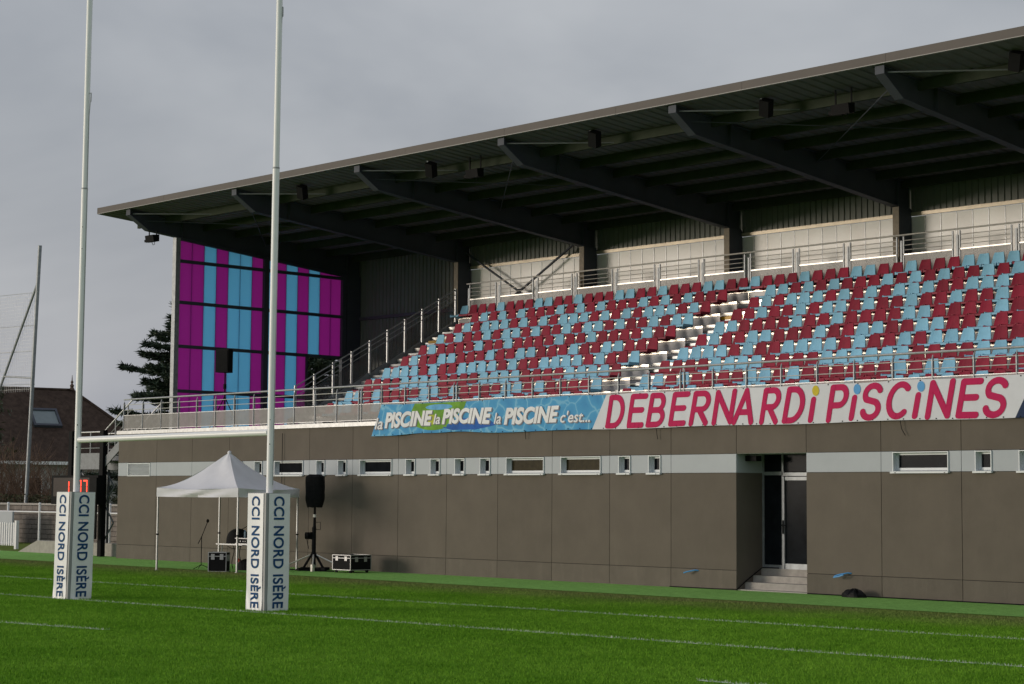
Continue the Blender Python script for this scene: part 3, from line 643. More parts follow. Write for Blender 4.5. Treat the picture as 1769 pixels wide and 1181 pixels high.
LX = [('D',21.88,22.63),('E',22.60,23.33),('B',23.24,23.99),('E',23.96,24.66),('R',24.60,25.35),('N',25.29,26.08),('A',25.94,26.65),('R',26.70,27.42),('D',27.37,28.10),('i',28.02,28.43),('P',28.57,29.27),('i',29.14,29.53),('S',29.49,30.15),('C',30.13,30.89),('i',30.78,31.17),('N',31.15,31.93),('E',31.90,32.59),('S',32.53,33.21)]
for ch, x0, x1 in LX:
    mb = MB(); z0, z1 = 3.815, 4.635; sh = .17
    def fn(u, v, k, x0=x0, x1=x1): 
        w = x1-x0-sh*.75; zz = z0+v*(z1-z0); return bmap(x0+u*w+sh*v, zz, .006+.00015*(k % 40))
    # keep the stroke width round in metres: work in metre units
    w = x1-x0-sh*.75; H = z1-z0
    for s_ in GL[ch]: stroke(mb, [(u*w, v*H) for u, v in s_], .070, lambda a, b, k: bmap(x0+a+sh*b/H, z0+b, .006+.0002*(k % 40)))
    obj('lettering', mb, PINK, wh)
for x, z, m in ((28.33,4.52,YEL),(29.45,4.51,DOTB),(31.09,4.51,DOTB)):
    poly_print(arc(x, z, .095, .115, 0, 360, 20)[:-1], m, 'letter_dot', .009)
poly_print(arc(34.15, 4.25, .5, .3, 0, 360, 28)[:-1], LETW, 'logo_disc', .006); poly_print([(33.55,3.81),(34.6,3.81),(34.3,3.97),(33.85,4.0)], YEL, 'logo_flash', .008)
bm = text_mesh('e', 1, .1, .03); obj('lettering', bm_to_mb(bm, lambda x, z: bmap(33.78+x*.7, 4.07+z*.62, .011), .2), DARKB, [o for o in bn.children if o.name.startswith('dark_print')][0])
ey = MB()
for i in range(60):
    x = 13.05+.4*i
    for z in (3.82, 4.64):
        if z > 4.5 and i % 2: continue
        p = bmap(x+(.42 if z > 4.5 else 0), z, .004); ey.box(p[0]-.012, p[0]+.012, p[1]-.006, p[1]+.002, p[2]-.012, p[2]+.012)
tag(obj('eyelets', ey, BLACK, bn), kind='stuff')
for x, L, sx in ((19.1,.22,0),(23.6,.30,.03),(30.55,.34,.12),(8.0,0,0)):
    if L: tag(obj('loose_cord', MB().tube([(x,-.085,3.82),(x+sx*.3,-.07,3.82-L*.6),(x+sx,-.06,3.82-L)], .008, 5), BLACK, loc=(x,-.08,3.6)), 'thin black cord hanging below the %s' % {19.1: 'blue part of the banner', 23.6: 'banner letters DE', 30.55: 'banner letter C near the right'}[x], 'cord', 'cords under the banner')

# ------------------------------------------------------------------ rugby goal and pads
G1, G2 = Vector((20.12,-13.80,0)), Vector((25.52,-12.99,0))
gl = thing('rugby_goal', 'tall white H-shaped rugby goal on the grass in front of the stand', 'goal', G1.lerp(G2, .5))
for p, zj, ln in ((G1, 8.35, .03), (G2, 8.22, .07)):
    pts = [(p.x, p.y, 0), (p.x+ln*.5, p.y, zj)]
    u_ = obj('upright', MB().tube(pts, .066, 14), PAINTW, gl, True)
    obj('upper_upright', MB().tube([(p.x+ln*.5, p.y, zj-.05), (p.x+ln, p.y, 15.2)], .060, 14), PAINTW, u_, True)
    obj('joint_ring', MB().tube([(p.x+ln*.5, p.y, zj-.02), (p.x+ln*.5, p.y, zj+.012)], .0675, 14), PADG, u_)
    bt = MB()
    for z in (7.55, 7.1, 3.5, 3.05): bt.ball((p.x+.05, p.y-.045, z), .013, 6, 4)
    obj('bolt', bt, BLACK, u_)
    h = MB(); o_ = Vector((.10, .02, 0)); top = 10.25 if p is G1 else 11.2
    h.tube([(p.x+.08, p.y+.02, 2.3), (p.x+.085, p.y+.02, top-.4), (p.x+.115, p.y+.03, top)], .007, 5)
    h.tube([(p.x+.06, p.y+.02, top+.08), (p.x+.12, p.y+.03, top+.08), (p.x+.12, p.y+.03, top-.1)], .012, 5); obj('halyard', h, PADG, u_)
obj('crossbar', MB().tube([G1+Vector((.05,.008,3.20)), G2+Vector((-.05,-.008,3.27))], .062, 14), PAINTW, gl, True)
def pad(base, label, lx):
    t_ = thing('post_pad', label, 'post pad', base, 'pads round the goalposts'); h, s = 2.14, .27
    def sh(z): return -lx*(1-z/h)
    # wrinkled faces: -Y face and +X face, plain back faces
    def wr(u, z, seed): 
        k = max(0, (.95-z)/.95); return .012*math.sin(9*z+4*u+seed)*k*math.sin(math.pi*u)+.016*k*k*math.sin(14*u+9*z+seed)*.6+.010*math.sin(math.pi*u)
    us = [i/20 for i in range(21)]; ws = [h*j/60 for j in range(61)]
    F = MB(); F.grid(lambda u, z: (base.x-s+sh(z)+u*(2*s-.06), base.y-s-.012-wr(u, z, base.x), z), us, ws); a = obj('front_panel', F, PADW, t_, True)
    F = MB(); F.grid(lambda u, z: (base.x+s+.012+sh(z)+wr(u, z, base.x+2), base.y-s+.06+u*(2*s-.06), z), us, ws); b = obj('side_panel', F, PADW, t_, True)
    cr = MB(); cr.hexa([(base.x-s+sh(0),base.y-s,0),(base.x+s+sh(0),base.y-s,0),(base.x+s+sh(0),base.y+s,0),(base.x-s+sh(0),base.y+s,0),(base.x-s,base.y-s,h+.01),(base.x+s,base.y-s,h+.01),(base.x+s,base.y+s,h+.01),(base.x-s,base.y+s,h+.01)])
    obj('foam_core', cr, PADG, t_)
    for par, fn in ((a, lambda u, v: (base.x-s+sh(h-.05-u)+v, base.y-s-.012-wr(min(1, max(0, v/(2*s-.06))), h-.05-u, base.x)-.008, h-.05-u)),
                    (b, lambda u, v: (base.x+s+.012+sh(h-.05-u)+wr(min(1, max(0, (v-.06)/(2*s-.06))), h-.05-u, base.x+2)+.008, base.y-s+v, h-.05-u))):
        bm = text_mesh('CCI NORD IS\u00c8RE', 1, 0, .022, 1.05); xs = [v.co.x for v in bm.verts]; x0, x1 = min(xs), max(xs); k = 2.04/(x1-x0)
        v0 = .155 if par is a else .175
        obj('lettering', bm_to_mb(bm, lambda x, y: fn((x-x0)*k, v0+y*.32), .25), NAVY, par)
    return t_
pad(G1, 'white pad with navy lettering round the left goalpost base', .05); pad(G2, 'white pad with navy lettering round the right goalpost base', .0)

# ------------------------------------------------------------------ gazebo tent and sound equipment
TC, TS, TA = Vector((9.80,-2.70,0)), 2.84, R(62)
cor = [TC+Vector((math.cos(TA+k*math.pi/2), math.sin(TA+k*math.pi/2), 0))*TS/math.sqrt(2) for k in range(4)]
tt = thing('gazebo_tent', 'white pop-up gazebo tent with pointed roof standing before the brown wall', 'tent', TC)
cv = MB(); n = 14
for k in range(4):
    a, b = cor[k], cor[(k+1) % 4]
    def fn(u, w, a=a, b=b):
        p = a.lerp(b, u); q_ = TC+(p-TC)*(1-w); hgt = 2.30+1.02*(w**1.55)-.05*math.sin(math.pi*u)*(1-w)*(1-w)+.10*w*(1-abs(2*u-1))*0
        if w > .97: hgt -= .01
        return (q_.x, q_.y, hgt+.012*math.sin(9*u+7*w+k))
    cv.grid(fn, [i/n for i in range(n+1)], [j/16*.985 for j in range(17)])
cv.ball((TC.x, TC.y, 3.30), .06, 8, 5); obj('canopy', cv, TENT, tt, True)
va = MB()
for k in range(4):
    a, b = cor[k], cor[(k+1) % 4]; nrm = Vector(((b-a).y, -(b-a).x, 0)).normalized()
    va.grid(lambda u, w: tuple(a.lerp(b, u)+nrm*(.03*math.sin(13*u+5*w)*math.sin(math.pi*u)*(1+w)+.01)+Vector((0, 0, 2.30-.05*math.sin(math.pi*u)*(1-w)-.25*w-.012*math.sin(math.pi*u)*w))), [i/16 for i in range(17)], [0, .25, .5, .75, 1])
obj('valance', va, TENT, tt, True)
for c in cor:
    d = (TC-c).normalized()*.04; p = c+d
    l_ = obj('leg', MB().box(p.x-.02, p.x+.02, p.y-.02, p.y+.02, 0, 2.26), LEG, tt); obj('clamp', MB().box(p.x-.03, p.x+.03, p.y-.03, p.y+.03, .98, 1.02), BLACK, l_); obj('foot', MB().box(p.x-.05, p.x+.05, p.y-.05, p.y+.05, 0, .012), LEG, l_)
# microphone stand
mp_ = Vector((8.95,-3.0,0)); ms_ = thing('microphone_stand', 'thin black microphone stand with boom under the white tent', 'microphone stand', mp_)
obj('pole', MB().tube([mp_+Vector((0,0,.1)), mp_+Vector((0,0,.92))], .013, 6), BLACK, ms_)
for k in range(3):
    a = R(40+120*k); obj('leg', MB().tube([mp_+Vector((0,0,.13)), mp_+Vector((.30*math.cos(a), .30*math.sin(a), .012))], .010, 5), BLACK, ms_)
bo = [mp_+Vector((-.10,-.05,.72)), mp_+Vector((0,0,.92)), mp_+Vector((.16,.07,1.32))]; obj('boom', MB().tube(bo, .011, 6), BLACK, ms_)
obj('microphone', MB().ball(mp_+Vector((.175,.075,1.37)), .042, 8, 6, (1,1,1.3)), BLACK, ms_)
# folding table with gear
tb = Vector((10.05,-2.3,0)); tg = thing('folding_table', 'folding table carrying audio gear under the white tent', 'table', tb)
obj('table_top', MB().box(tb.x-.9, tb.x+.8, tb.y-.35, tb.y+.35, .70, .735), LEG, tg)
for sx in (-.75, .65):
    for sy in (-.28, .28): obj('leg', MB().tube([(tb.x+sx, tb.y+sy, 0), (tb.x+sx*.9, tb.y+sy, .70)], .016, 6), LEG, tg)
cvr = MB()
def dome(u, w): 
    a = 2*math.pi*u; r_ = math.sin(w*math.pi/2); return (tb.x-.35+.42*r_*math.cos(a)*(1+.05*math.sin(5*a)), tb.y+.02+.28*r_*math.sin(a)*(1+.08*math.sin(3*a)), .74+.42*max(0, math.cos(w*math.pi/2))**.7*(1+.06*math.sin(4*a)*w))
cvr.grid(dome, [i/16 for i in range(17)], [.02+j*.98/8 for j in range(9)]); tag(obj('covered_mixer', cvr, BLACKC, loc=(tb.x-.35, tb.y, .74), smooth=True), 'mixer hidden under a rounded black cover on the folding table', 'mixer')
am = thing('amplifier_case', 'low black rack case with silver edges on the folding table', 'rack case', (tb.x+.25, tb.y-.1, .735))
obj('case_body', MB().box(tb.x-.02, tb.x+.55, tb.y-.3, tb.y+.15, .737, .90), BLACK, am)
e = MB()
for z in (.745, .895): e.box(tb.x-.03, tb.x+.56, tb.y-.31, tb.y-.295, z-.012, z+.012)
obj('edge_trim', e, ALU, am)
for xx in (.1, .22, .35, .45): obj('knob', MB().box(tb.x+xx-.015, tb.x+xx+.015, tb.y-.312, tb.y-.30, .80, .83), ALU, am)
bt_ = thing('water_bottle', 'small clear bottle standing on the rack case', 'bottle', (tb.x+.15, tb.y-.1, .905))
obj('bottle_body', MB().tube([(tb.x+.15, tb.y-.1, .905),(tb.x+.15, tb.y-.1, 1.05),(tb.x+.15, tb.y-.1, 1.09)], [.03,.03,.012], 8), sheer('bottle_plastic', (.4,.5,.6), .4, .1, 0), bt_)
obj('cap', MB().tube([(tb.x+.15, tb.y-.1, 1.09),(tb.x+.15, tb.y-.1, 1.11)], .014, 8), DOTB, bt_)
bg_ = MB(); bg_.grid(lambda u, w: (tb.x+.25+.45*math.sin(w*math.pi/2)*math.cos(2*math.pi*u)*(1+.1*math.sin(6*math.pi*u)), tb.y+.0+.3*math.sin(w*math.pi/2)*math.sin(2*math.pi*u), .0+.30*math.cos(w*math.pi/2)**.6*(1+.15*math.sin(10*math.pi*u))), [i/16 for i in range(17)], [.02+j*.98/8 for j in range(9)])
tag(obj('black_bag', bg_, BLACKC, loc=(tb.x+.25, tb.y, 0), smooth=True), 'slumped black equipment bag on the turf under the table', 'bag')
ro_ = MB().tube([(tb.x+.02,tb.y-.12,.25),(tb.x+.1,tb.y-.3,.33),(tb.x+.2,tb.y-.33,.24)], .02, 6); tag(obj('red_strap', ro_, mat('red_strap', (.5,.05,.03), .6), loc=(tb.x+.1,tb.y-.3,.3)), 'short red strap lying on the black bag', 'strap')
cb = MB(); cb.tube([(tb.x-.1+.05*math.sin(i*.7), tb.y-.32, .72-.075*i) for i in range(10)], .012, 5); cb.tube([(tb.x+.3-.08*math.sin(i*.5), tb.y-.33, .72-.075*i) for i in range(10)], .012, 5); cb.tube([(tb.x-.3+.1*i, tb.y-.36, .66-.05*math.sin(i*.6)) for i in range(10)], .010, 5)
tag(obj('table_cables', cb, BLACK, loc=(tb.x, tb.y-.3, .0)), 'black cables drooping from the folding table to the turf', 'cables')
wc = MB().tube([(8.75,-.05,3.95),(8.78,-.07,2.2),(8.95,-1.2,1.3),(9.65,-2.2,1.1)], .010, 5); tag(obj('power_cable', wc, BLACK, loc=(8.78,-.07,1)), 'thin black cable hanging down the wall behind the tent', 'cable')
def flight_case(label, cx, cy, lx, ly, h, rz, divx=False, wheels=False):
    e_ = thing('flight_case', label, 'flight case', (cx, cy, .0)); z0 = .09 if wheels else .01
    M_ = Matrix.Rotation(rz, 3, 'Z')
    def X(mb): mb.v = [tuple(M_ @ Vector((v[0], v[1], 0))+Vector((cx, cy, v[2]))) for v in mb.v]; return mb
    obj('case_body', X(MB().box(-lx/2, lx/2, -ly/2, ly/2, z0, z0+h)), BLACK, e_)
    t = .020
    for sx in (-1, 1):
        for sy in (-1, 1): obj('corner_edge', X(MB().box(sx*lx/2-t/2-.004*sx*-1, sx*lx/2+t/2, sy*ly/2-t/2, sy*ly/2+t/2, z0-.004, z0+h+.004)), ALU, e_)
    for z in (z0, z0+h*.80, z0+h):
        m_ = MB()
        for sy in (-1, 1): m_.box(-lx/2, lx/2, sy*ly/2-t/2+.003*sy, sy*ly/2+t/2+.003*sy, z-t/2, z+t/2)
        for sx in (-1, 1): m_.box(sx*lx/2-t/2+.003*sx, sx*lx/2+t/2+.003*sx, -ly/2, ly/2, z-t/2, z+t/2)
        obj('edge_trim', X(m_), ALU, e_)
    for sx in (-1, 1): obj('latch', X(MB().box(sx*lx*.25-.05, sx*lx*.25+.05, -ly/2-.018, -ly/2-.004, z0+h*.62, z0+h*.92)), ALU, e_)
    for sy in (-.22, .22): obj('latch', X(MB().box(lx/2+.004, lx/2+.018, sy*ly-.05, sy*ly+.05, z0+h*.55, z0+h*.88)), ALU, e_)
    if wheels:
        for sx in (-1, 1):
            for sy in (-1, 1): obj('caster', X(MB().tube([(sx*(lx/2-.08), sy*(ly/2-.07)-.02, .045), (sx*(lx/2-.08), sy*(ly/2-.07)+.02, .045)], .045, 10)), BLACK, e_)
    return e_
flight_case('upright black flight case with silver edges at the front tent leg', 10.60, -3.55, .50, .34, .52, R(38))
flight_case('wide black wheeled flight case with silver edges beside the speaker stand', 13.25, -1.0, .74, .74, .40, R(2), wheels=True)
# covered loudspeaker on a crank stand
sp0 = Vector((11.55,-1.0,0)); cs = thing('crank_speaker_stand', 'heavy black crank stand with chrome outriggers in front of the brown wall', 'speaker stand', sp0)
obj('mast', MB().tube([sp0+Vector((0,0,.15)), sp0+Vector((0,0,1.2)), sp0+Vector((.02,0,1.25)), sp0+Vector((.02,0,1.78))], [.06,.06,.042,.03], 10), BLACK, cs)
obj('mast_collar', MB().tube([sp0+Vector((.02,0,1.50)), sp0+Vector((.02,0,1.58))], .05, 8), GALVL, cs)
for a in (30, 140, 215, 320):
    d = Vector((math.cos(R(a)), math.sin(R(a)), 0)); e = obj('outrigger', MB().tube([sp0+Vector((0,0,.48)), sp0+d*.75+Vector((0,0,.16))], .022, 6), GALVL, cs); obj('foot', MB().box(sp0.x+d.x*.75-.04, sp0.x+d.x*.75+.04, sp0.y+d.y*.75-.04, sp0.y+d.y*.75+.04, 0, .20), GALVL, e)
    obj('leg', MB().tube([sp0+Vector((0,0,.55)), sp0+d*.32+Vector((0,0,.03))], .035, 6), BLACK, cs)
for a in (0, 90): d = Vector((math.cos(R(a)), math.sin(R(a)), 0)); obj('base_beam', MB().bar(sp0-d*.55+Vector((0,0,.05)), sp0+d*.55+Vector((0,0,.05)), .08, .08), BLACK, cs)
wi = MB(); wi.tube([sp0+Vector((-.10,-.10,.98)), sp0+Vector((-.18,-.16,.98))], .10, 10); wi.box(sp0.x-.14, sp0.x-.02, sp0.y-.12, sp0.y, .88, 1.08); wi.tube([sp0+Vector((-.16,-.14,.95)), sp0+Vector((-.05,-.15,.62))], .012, 5); obj('winch', wi, BLACK, cs)
hnd = MB().tube([sp0+Vector((.05,.03,1.36)), sp0+Vector((.14,.12,1.36)), sp0+Vector((.14,.12,1.16)), sp0+Vector((.05,.03,1.16))], .009, 5); obj('handle', hnd, BLACK, cs)
cl = MB(); Ms = Matrix.Rotation(R(35), 3, 'Z')
def cover(u, w):
    a = 2*math.pi*u; n_ = 4; cx_, sy_ = math.cos(a), math.sin(a); sq = (abs(cx_)**n_+abs(sy_)**n_)**(-1/n_); taper = 1-.22*max(0, (.25-w)/.25)-.35*max(0, (w-.93)/.07)**2
    p = Ms @ Vector((.25*sq*cx_*taper*(1+.03*math.sin(9*a+6*w)), .23*sq*sy_*taper*(1+.04*math.sin(7*a+9*w)), 0)); return (sp0.x+.02+p.x, sp0.y+p.y, 1.78+.92*w+.01*math.sin(5*a))
cl.grid(cover, [i/28 for i in range(29)], [j/14 for j in range(15)]); cl.add([cover(i/28, 1) for i in range(28)], [tuple(range(28))]); cl.add([cover(i/28, 0) for i in range(28)], [tuple(range(28))[::-1]])
tag(obj('covered_loudspeaker', cl, BLACKC, loc=(sp0.x, sp0.y, 1.78), smooth=True), 'loudspeaker in a black cover atop the crank stand by the wall', 'loudspeaker')
fl_ = MB().tube([(10.4,-1.2,.02),(11,-1.35,.02),(11.9,-1.4,.02),(12.6,-1.1,.02)], .02, 5); tag(obj('floor_cable', fl_, BLACK, loc=(11,-1.3,0)), 'black cable lying on the turf below the speaker stand', 'cable')
# loudspeaker on tripod on the terrace
tp = Vector((4.35,.95,4.18)); ts_ = thing('tripod_speaker_stand', 'black tripod speaker stand on the terrace before the striped end wall', 'speaker stand', tp)
obj('pole', MB().tube([tp+Vector((0,0,.45)), tp+Vector((0,0,1.86))], .022, 8), BLACK, ts_)
for k in range(3): a = R(25+120*k); obj('leg', MB().tube([tp+Vector((0,0,1.05)), tp+Vector((.55*math.cos(a), .55*math.sin(a), .01))], .016, 6), BLACK, ts_)
obj('clamp', MB().tube([tp+Vector((0,0,1.3)), tp+Vector((0,0,1.45))], .05, 8), BLACK, ts_)
spk = MB(); Ms2 = Matrix.Rotation(R(20), 3, 'Z')
spk.prism([(-.24,-.2),(.24,-.2),(.24,.05),(.14,.22),(-.14,.22),(-.24,.05)], 'z', 0, .74); spk.v = [tuple(Ms2 @ Vector((v[0], v[1], 0))+tp+Vector((0, 0, 1.82+v[2]))) for v in spk.v]
ls = thing('loudspeaker', 'black loudspeaker on a tripod in front of the striped end wall', 'loudspeaker', tp+Vector((0,0,1.82))); obj('cabinet', spk, BLACK, ls)
gr = MB().box(-.21,.21,-.212,-.202,.05,.69); gr.v = [tuple(Ms2 @ Vector((v[0], v[1], 0))+tp+Vector((0,0,1.82+v[2]))) for v in gr.v]; obj('grille', gr, BLACKC, ls)

# ------------------------------------------------------------------ gear hung under the roof
def roof_speaker(x, y, z, label):
    t_ = thing('roof_loudspeaker', label, 'loudspeaker', (x, y, z), 'loudspeakers under the roof edge'); Mr = Matrix.Rotation(R(25), 3, 'X') @ Matrix.Rotation(R(20), 3, 'Y')
    b = MB().box(-.13,.13,-.11,.11,-.20,.20); b.v = [tuple(Mr @ Vector(v)+Vector((x, y, z))) for v in b.v]; obj('cabinet', b, BLACK, t_)
    k = MB(); k.bar((x-.15,y,zs(y)), (x-.15,y,z-.05), .025, .04); k.bar((x-.15,y,z+.1), (x,y,z+.05), .025, .03); obj('bracket', k, GALVD, t_)
for px_, xx, yy, zz, w in ((0,8.6,.65,11.30,'between the two leftmost roof beams'),(0,14.5,.65,11.27,'in the third bay from the left'),(0,20.83,.65,11.30,'in the fourth bay, right of the centre'),(0,26.4,.65,11.30,'in the fifth bay, above the right seats'),(0,33.05,.65,11.33,'at the far right of the picture')):
    roof_speaker(xx, yy, zz, 'dark loudspeaker hung under the roof edge '+w)
def floodlight(x, y, z, top, label):
    t_ = thing('floodlight', label, 'floodlight', (x, y, z), 'floodlights under the roof')
    b = MB(); b.hexa([(x-.24,y-.12,z-.13),(x+.24,y-.12,z-.13),(x+.24,y+.10,z-.10),(x-.24,y+.10,z-.10),(x-.24,y-.16,z+.10),(x+.24,y-.16,z+.10),(x+.24,y+.10,z+.13),(x-.24,y+.10,z+.13)]); obj('housing', b, BLACK, t_)
    k = MB()
    for sx in (-.22, .22): k.bar((x+sx,y,z+.05), (x+sx,y,top), .03, .03)
    obj('bracket', k, BLACK, t_); obj('gear_box', MB().box(x-.36,x-.24,y-.1,y+.08,z-.10,z-.02), BLACK, t_); obj('cable_loop', MB().tube([(x+.1,y,z-.12),(x+.12,y,z-.2),(x+.02,y,z-.22),(x-.05,y,z-.12)], .01, 5), BLACK, t_)
floodlight(.25, .80, 10.68, zb(.8)+.0, 'black floodlight hung below the leftmost roof beam against the sky')
floodlight(16.0, .95, 11.02, zs(.95)-.02, 'small black floodlight under the roof deck in the third bay')
floodlight(28.4, .95, 11.02, zs(.95)-.02, 'small black floodlight under the roof deck in the fifth bay')

# ------------------------------------------------------------------ small things at the wall
for i, (x, z, l) in enumerate(((24.75,.42,'left of the doorway steps'),(29.1,.50,'right of the doorway steps'))):
    h = MB(); h.tube([(x+.1,.0,z), (x+.05,-.06,z+.01), (x-.12,-.14,z-.03), (x-.22,-.16,z-.06)]+([(x-.25,-.17,z-.09),(x-.1,-.2,z-.07),(x+.02,-.18,z-.03)] if i else []), .017, 7)
    tag(obj('blue_hose', h, HOSE, loc=(x, -.05, z), smooth=True), 'short blue hose end sticking out of the wall '+l, 'hose', 'blue hose ends')
bb = MB(); bb.grid(lambda u, w: (29.5+.26*math.sin(w*math.pi/2)*math.cos(2*math.pi*u)*(1+.2*math.sin(8*math.pi*u)), -.32+.16*math.sin(w*math.pi/2)*math.sin(2*math.pi*u), .15*max(0, math.cos(w*math.pi/2))**.6*(1+.35*math.sin(10*math.pi*u+3*w))), [i/20 for i in range(21)], [.02+j*.98/8 for j in range(9)])
tag(obj('plastic_bag', bb, mat('bin_bag', (.006,.006,.007), .4, bump=.6, bs=30, spec=.12), loc=(29.5,-.32,0)), 'crumpled black plastic bag on the turf by the wall', 'bag')
tag(obj('step_cable', MB().tube([(24.0,-.05,.02),(25.4,-.06,.02),(26.03,-.02,.03),(26.03,.28,.20),(26.03,.58,.35),(26.05,.88,.51),(26.5,.93,.51)], .012, 6), BLACK, loc=(26,0,.1)), 'black cable running along the wall and up the doorway steps', 'cable')
tag(obj('wall_base_cable', MB().tube([(28.05,-.05,.02),(31,-.07,.02),(35,-.05,.02),(40,-.06,.02)], .012, 5), BLACK, loc=(33,-.05,.02)), 'black cable lying along the wall base right of the doorway', 'cable')

# ------------------------------------------------------------------ outside stair, scoreboard, left surroundings
es_ = thing('metal_staircase', 'galvanised metal staircase and landing at the left end of the stand', 'staircase', (-2, .6, 0))
for yy in (.35, 1.55):
    s_ = MB(); s_.hexa([(-.25,yy-.02,3.90),(-.25,yy+.02,3.90),(-1.75,yy+.02,2.95),(-1.75,yy-.02,2.95),(-.25,yy-.02,4.22),(-.25,yy+.02,4.22),(-1.75,yy+.02,3.30),(-1.75,yy-.02,3.30)]); obj('stringer', s_, STAIRM, es_)
    obj('landing_beam', MB().box(-3.4,-1.75,yy-.02,yy+.02,2.95,3.50), STAIRM, es_)
    ra = MB(); ra.tube([(-.06,yy,5.235),(-1.75,yy,4.22),(-3.4,yy,4.22)], .025, 7)
    for dz in (.3, .55): ra.tube([(-.06,yy,5.235-dz),(-1.75,yy,4.22-dz),(-3.4,yy,4.22-dz)], .012, 6)
    obj('handrail', ra, GALV, es_)
    for xx, z0, z1 in ((-.3,4.0,5.08),(-1.05,3.6,4.64),(-1.75,3.2,4.22),(-2.6,3.2,4.22),(-3.38,3.2,4.22)): obj('post', MB().box(xx-.025,xx+.025,yy-.012,yy+.012,z0,z1), STAIRM, es_)
for i in range(5): obj('tread', MB().box(-.62-.3*i,-.34-.3*i,.37,1.53,3.98-.19*i,4.01-.19*i), STAIRM, es_)
obj('landing', MB().box(-3.4,-1.75,.37,1.53,3.22,3.25), STAIRM, es_)
for (x, y) in ((-3.3,.4),(-1.8,.4),(-3.3,1.5),(-1.8,1.5)): obj('support_column', MB().box(x-.05,x+.05,y-.05,y+.05,0,2.96), STAIRM, es_)
dg = MB(); zz = [2.95,2.35,1.75,1.15,.5]
for i in range(4):
    a, b = (-1.8, -1.2) if i % 2 == 0 else (-1.2, -1.8); dg.bar((a,.45,zz[i]), (b,.45,zz[i+1]), .03, .05)
dg.bar((-3.3,.42,2.9), (-1.8,.42,1.7), .03, .05); dg.bar((-1.8,.42,2.9), (-3.3,.42,1.7), .03, .05); obj('diagonal_brace', dg, STAIRM, es_)
obj('yellow_plate', MB().box(-1.5,-.4,1.6,1.62,2.85,3.0), OCHRE, es_)
sb_ = thing('scoreboard', 'black digital scoreboard with red digits behind the left goalpost', 'scoreboard', (-3, .1, 0))
obj('display_box', MB().box(-4.5,-1.5,.0,.22,1.75,2.74), BLACK, sb_)
obj('display_face', MB().box(-4.36,-1.98,-.012,-.002,2.02,2.66), mat('dark_red_glass', (.016,.006,.006), .25), sb_)
for x in (-3.72, -1.72): obj('post', MB().box(x-.11,x+.11,.23,.40,0,4.27), BLACK, sb_)
obj('post_sleeve', MB().box(-1.95,-1.50,-.06,-.003,.6,2.66), BLACK, sb_)
SEG = {'1': 'bc', '7': 'abc'}
for d_, x in (('1',-3.56),('7',-2.78),('7',-2.40)):
    m_ = MB(); w_, h_ = .25, .46; z0 = 2.12
    for s_ in SEG[d_]:
        if s_ == 'a': m_.box(x,x+w_,-.02,-.013,z0+h_-.045,z0+h_)
        if s_ == 'b': m_.box(x+w_-.045,x+w_,-.02,-.013,z0+h_/2+.01,z0+h_-.05)
        if s_ == 'c': m_.box(x+w_-.045,x+w_,-.02,-.013,z0,z0+h_/2-.01)
    obj('digit', m_, LED, sb_)
cw = thing('concrete_wall', 'low pale concrete retaining wall left of the stand', 'wall', (-4, 1, 0))
obj('wall_body', MB().prism([(-.3,-.1),(-.3,.44),(-6.6,.44),(-8.0,-.02),(-8.0,-.1)], 'y', .7, .95), CONC, cw)
bw = thing('block_wall', 'grey concrete block wall with a coping behind the pipe fence', 'wall', (-18, 7.5, 0))
BLK = mat('concrete_block', (.20,.175,.155), .9, var=.3, vs_=2.2, bump=.4, bs=30); obj('mortar_core', MB().box(-30,-6,7.55,7.7,-.2,1.6), mat('mortar', (.13,.12,.11), .9), bw)
bmz = MB().box(-.22,.22,-.1,.1,-.09,.09).mesh('block', BLK)
for j in range(8):
    for i in range(36):
        o = obj('block', bmz, None, bw); o.location = (-21+.455*i+(.22 if j % 2 else 0)+18, .0+random.uniform(-.006,.006)+.0, .10+.2*j)
obj('coping', MB().box(-30,-4,7.35,7.85,1.62,1.70), CONC, bw)
pf = thing('pipe_fence', 'white pipe rail fence in front of the block wall', 'fence', (-17, 6.3, 0))
for x in (-21.5,-18.8,-16.2,-13.5,-10.8): obj('post', MB().tube([(x,6.3,0),(x,6.3,1.65)], .05, 8), PAINTW, pf); obj('post_cap', MB().ball((x,6.3,1.68), .065, 8, 5), PAINTW, pf)
for z in (1.35,): obj('rail', MB().tube([(-23,6.3,z),(-9,6.3,z)], .03, 7), PAINTW, pf)
gt = thing('picket_gate', 'small white picket gate at the left edge of the picture', 'gate', (-13, 2.4, 0))
for i in range(9): obj('picket', MB().box(-11.3-.17*i-.035,-11.3-.17*i+.035,2.38,2.42,.12,1.0), PAINTW, gt)
for z in (.2, .95): obj('rail', MB().box(-12.8,-11.2,2.42,2.45,z-.03,z+.03), PAINTW, gt)
obj('post', MB().box(-11.15,-11.02,2.34,2.46,0,1.08), PAINTW, gt)
cp = tag(obj('concrete_panel', MB().box(-20.5,-17.9,6.0,6.08,0,1.35), BAND, loc=(-19,6,0)), 'pale upright panel beyond the picket gate at the left edge', 'panel')
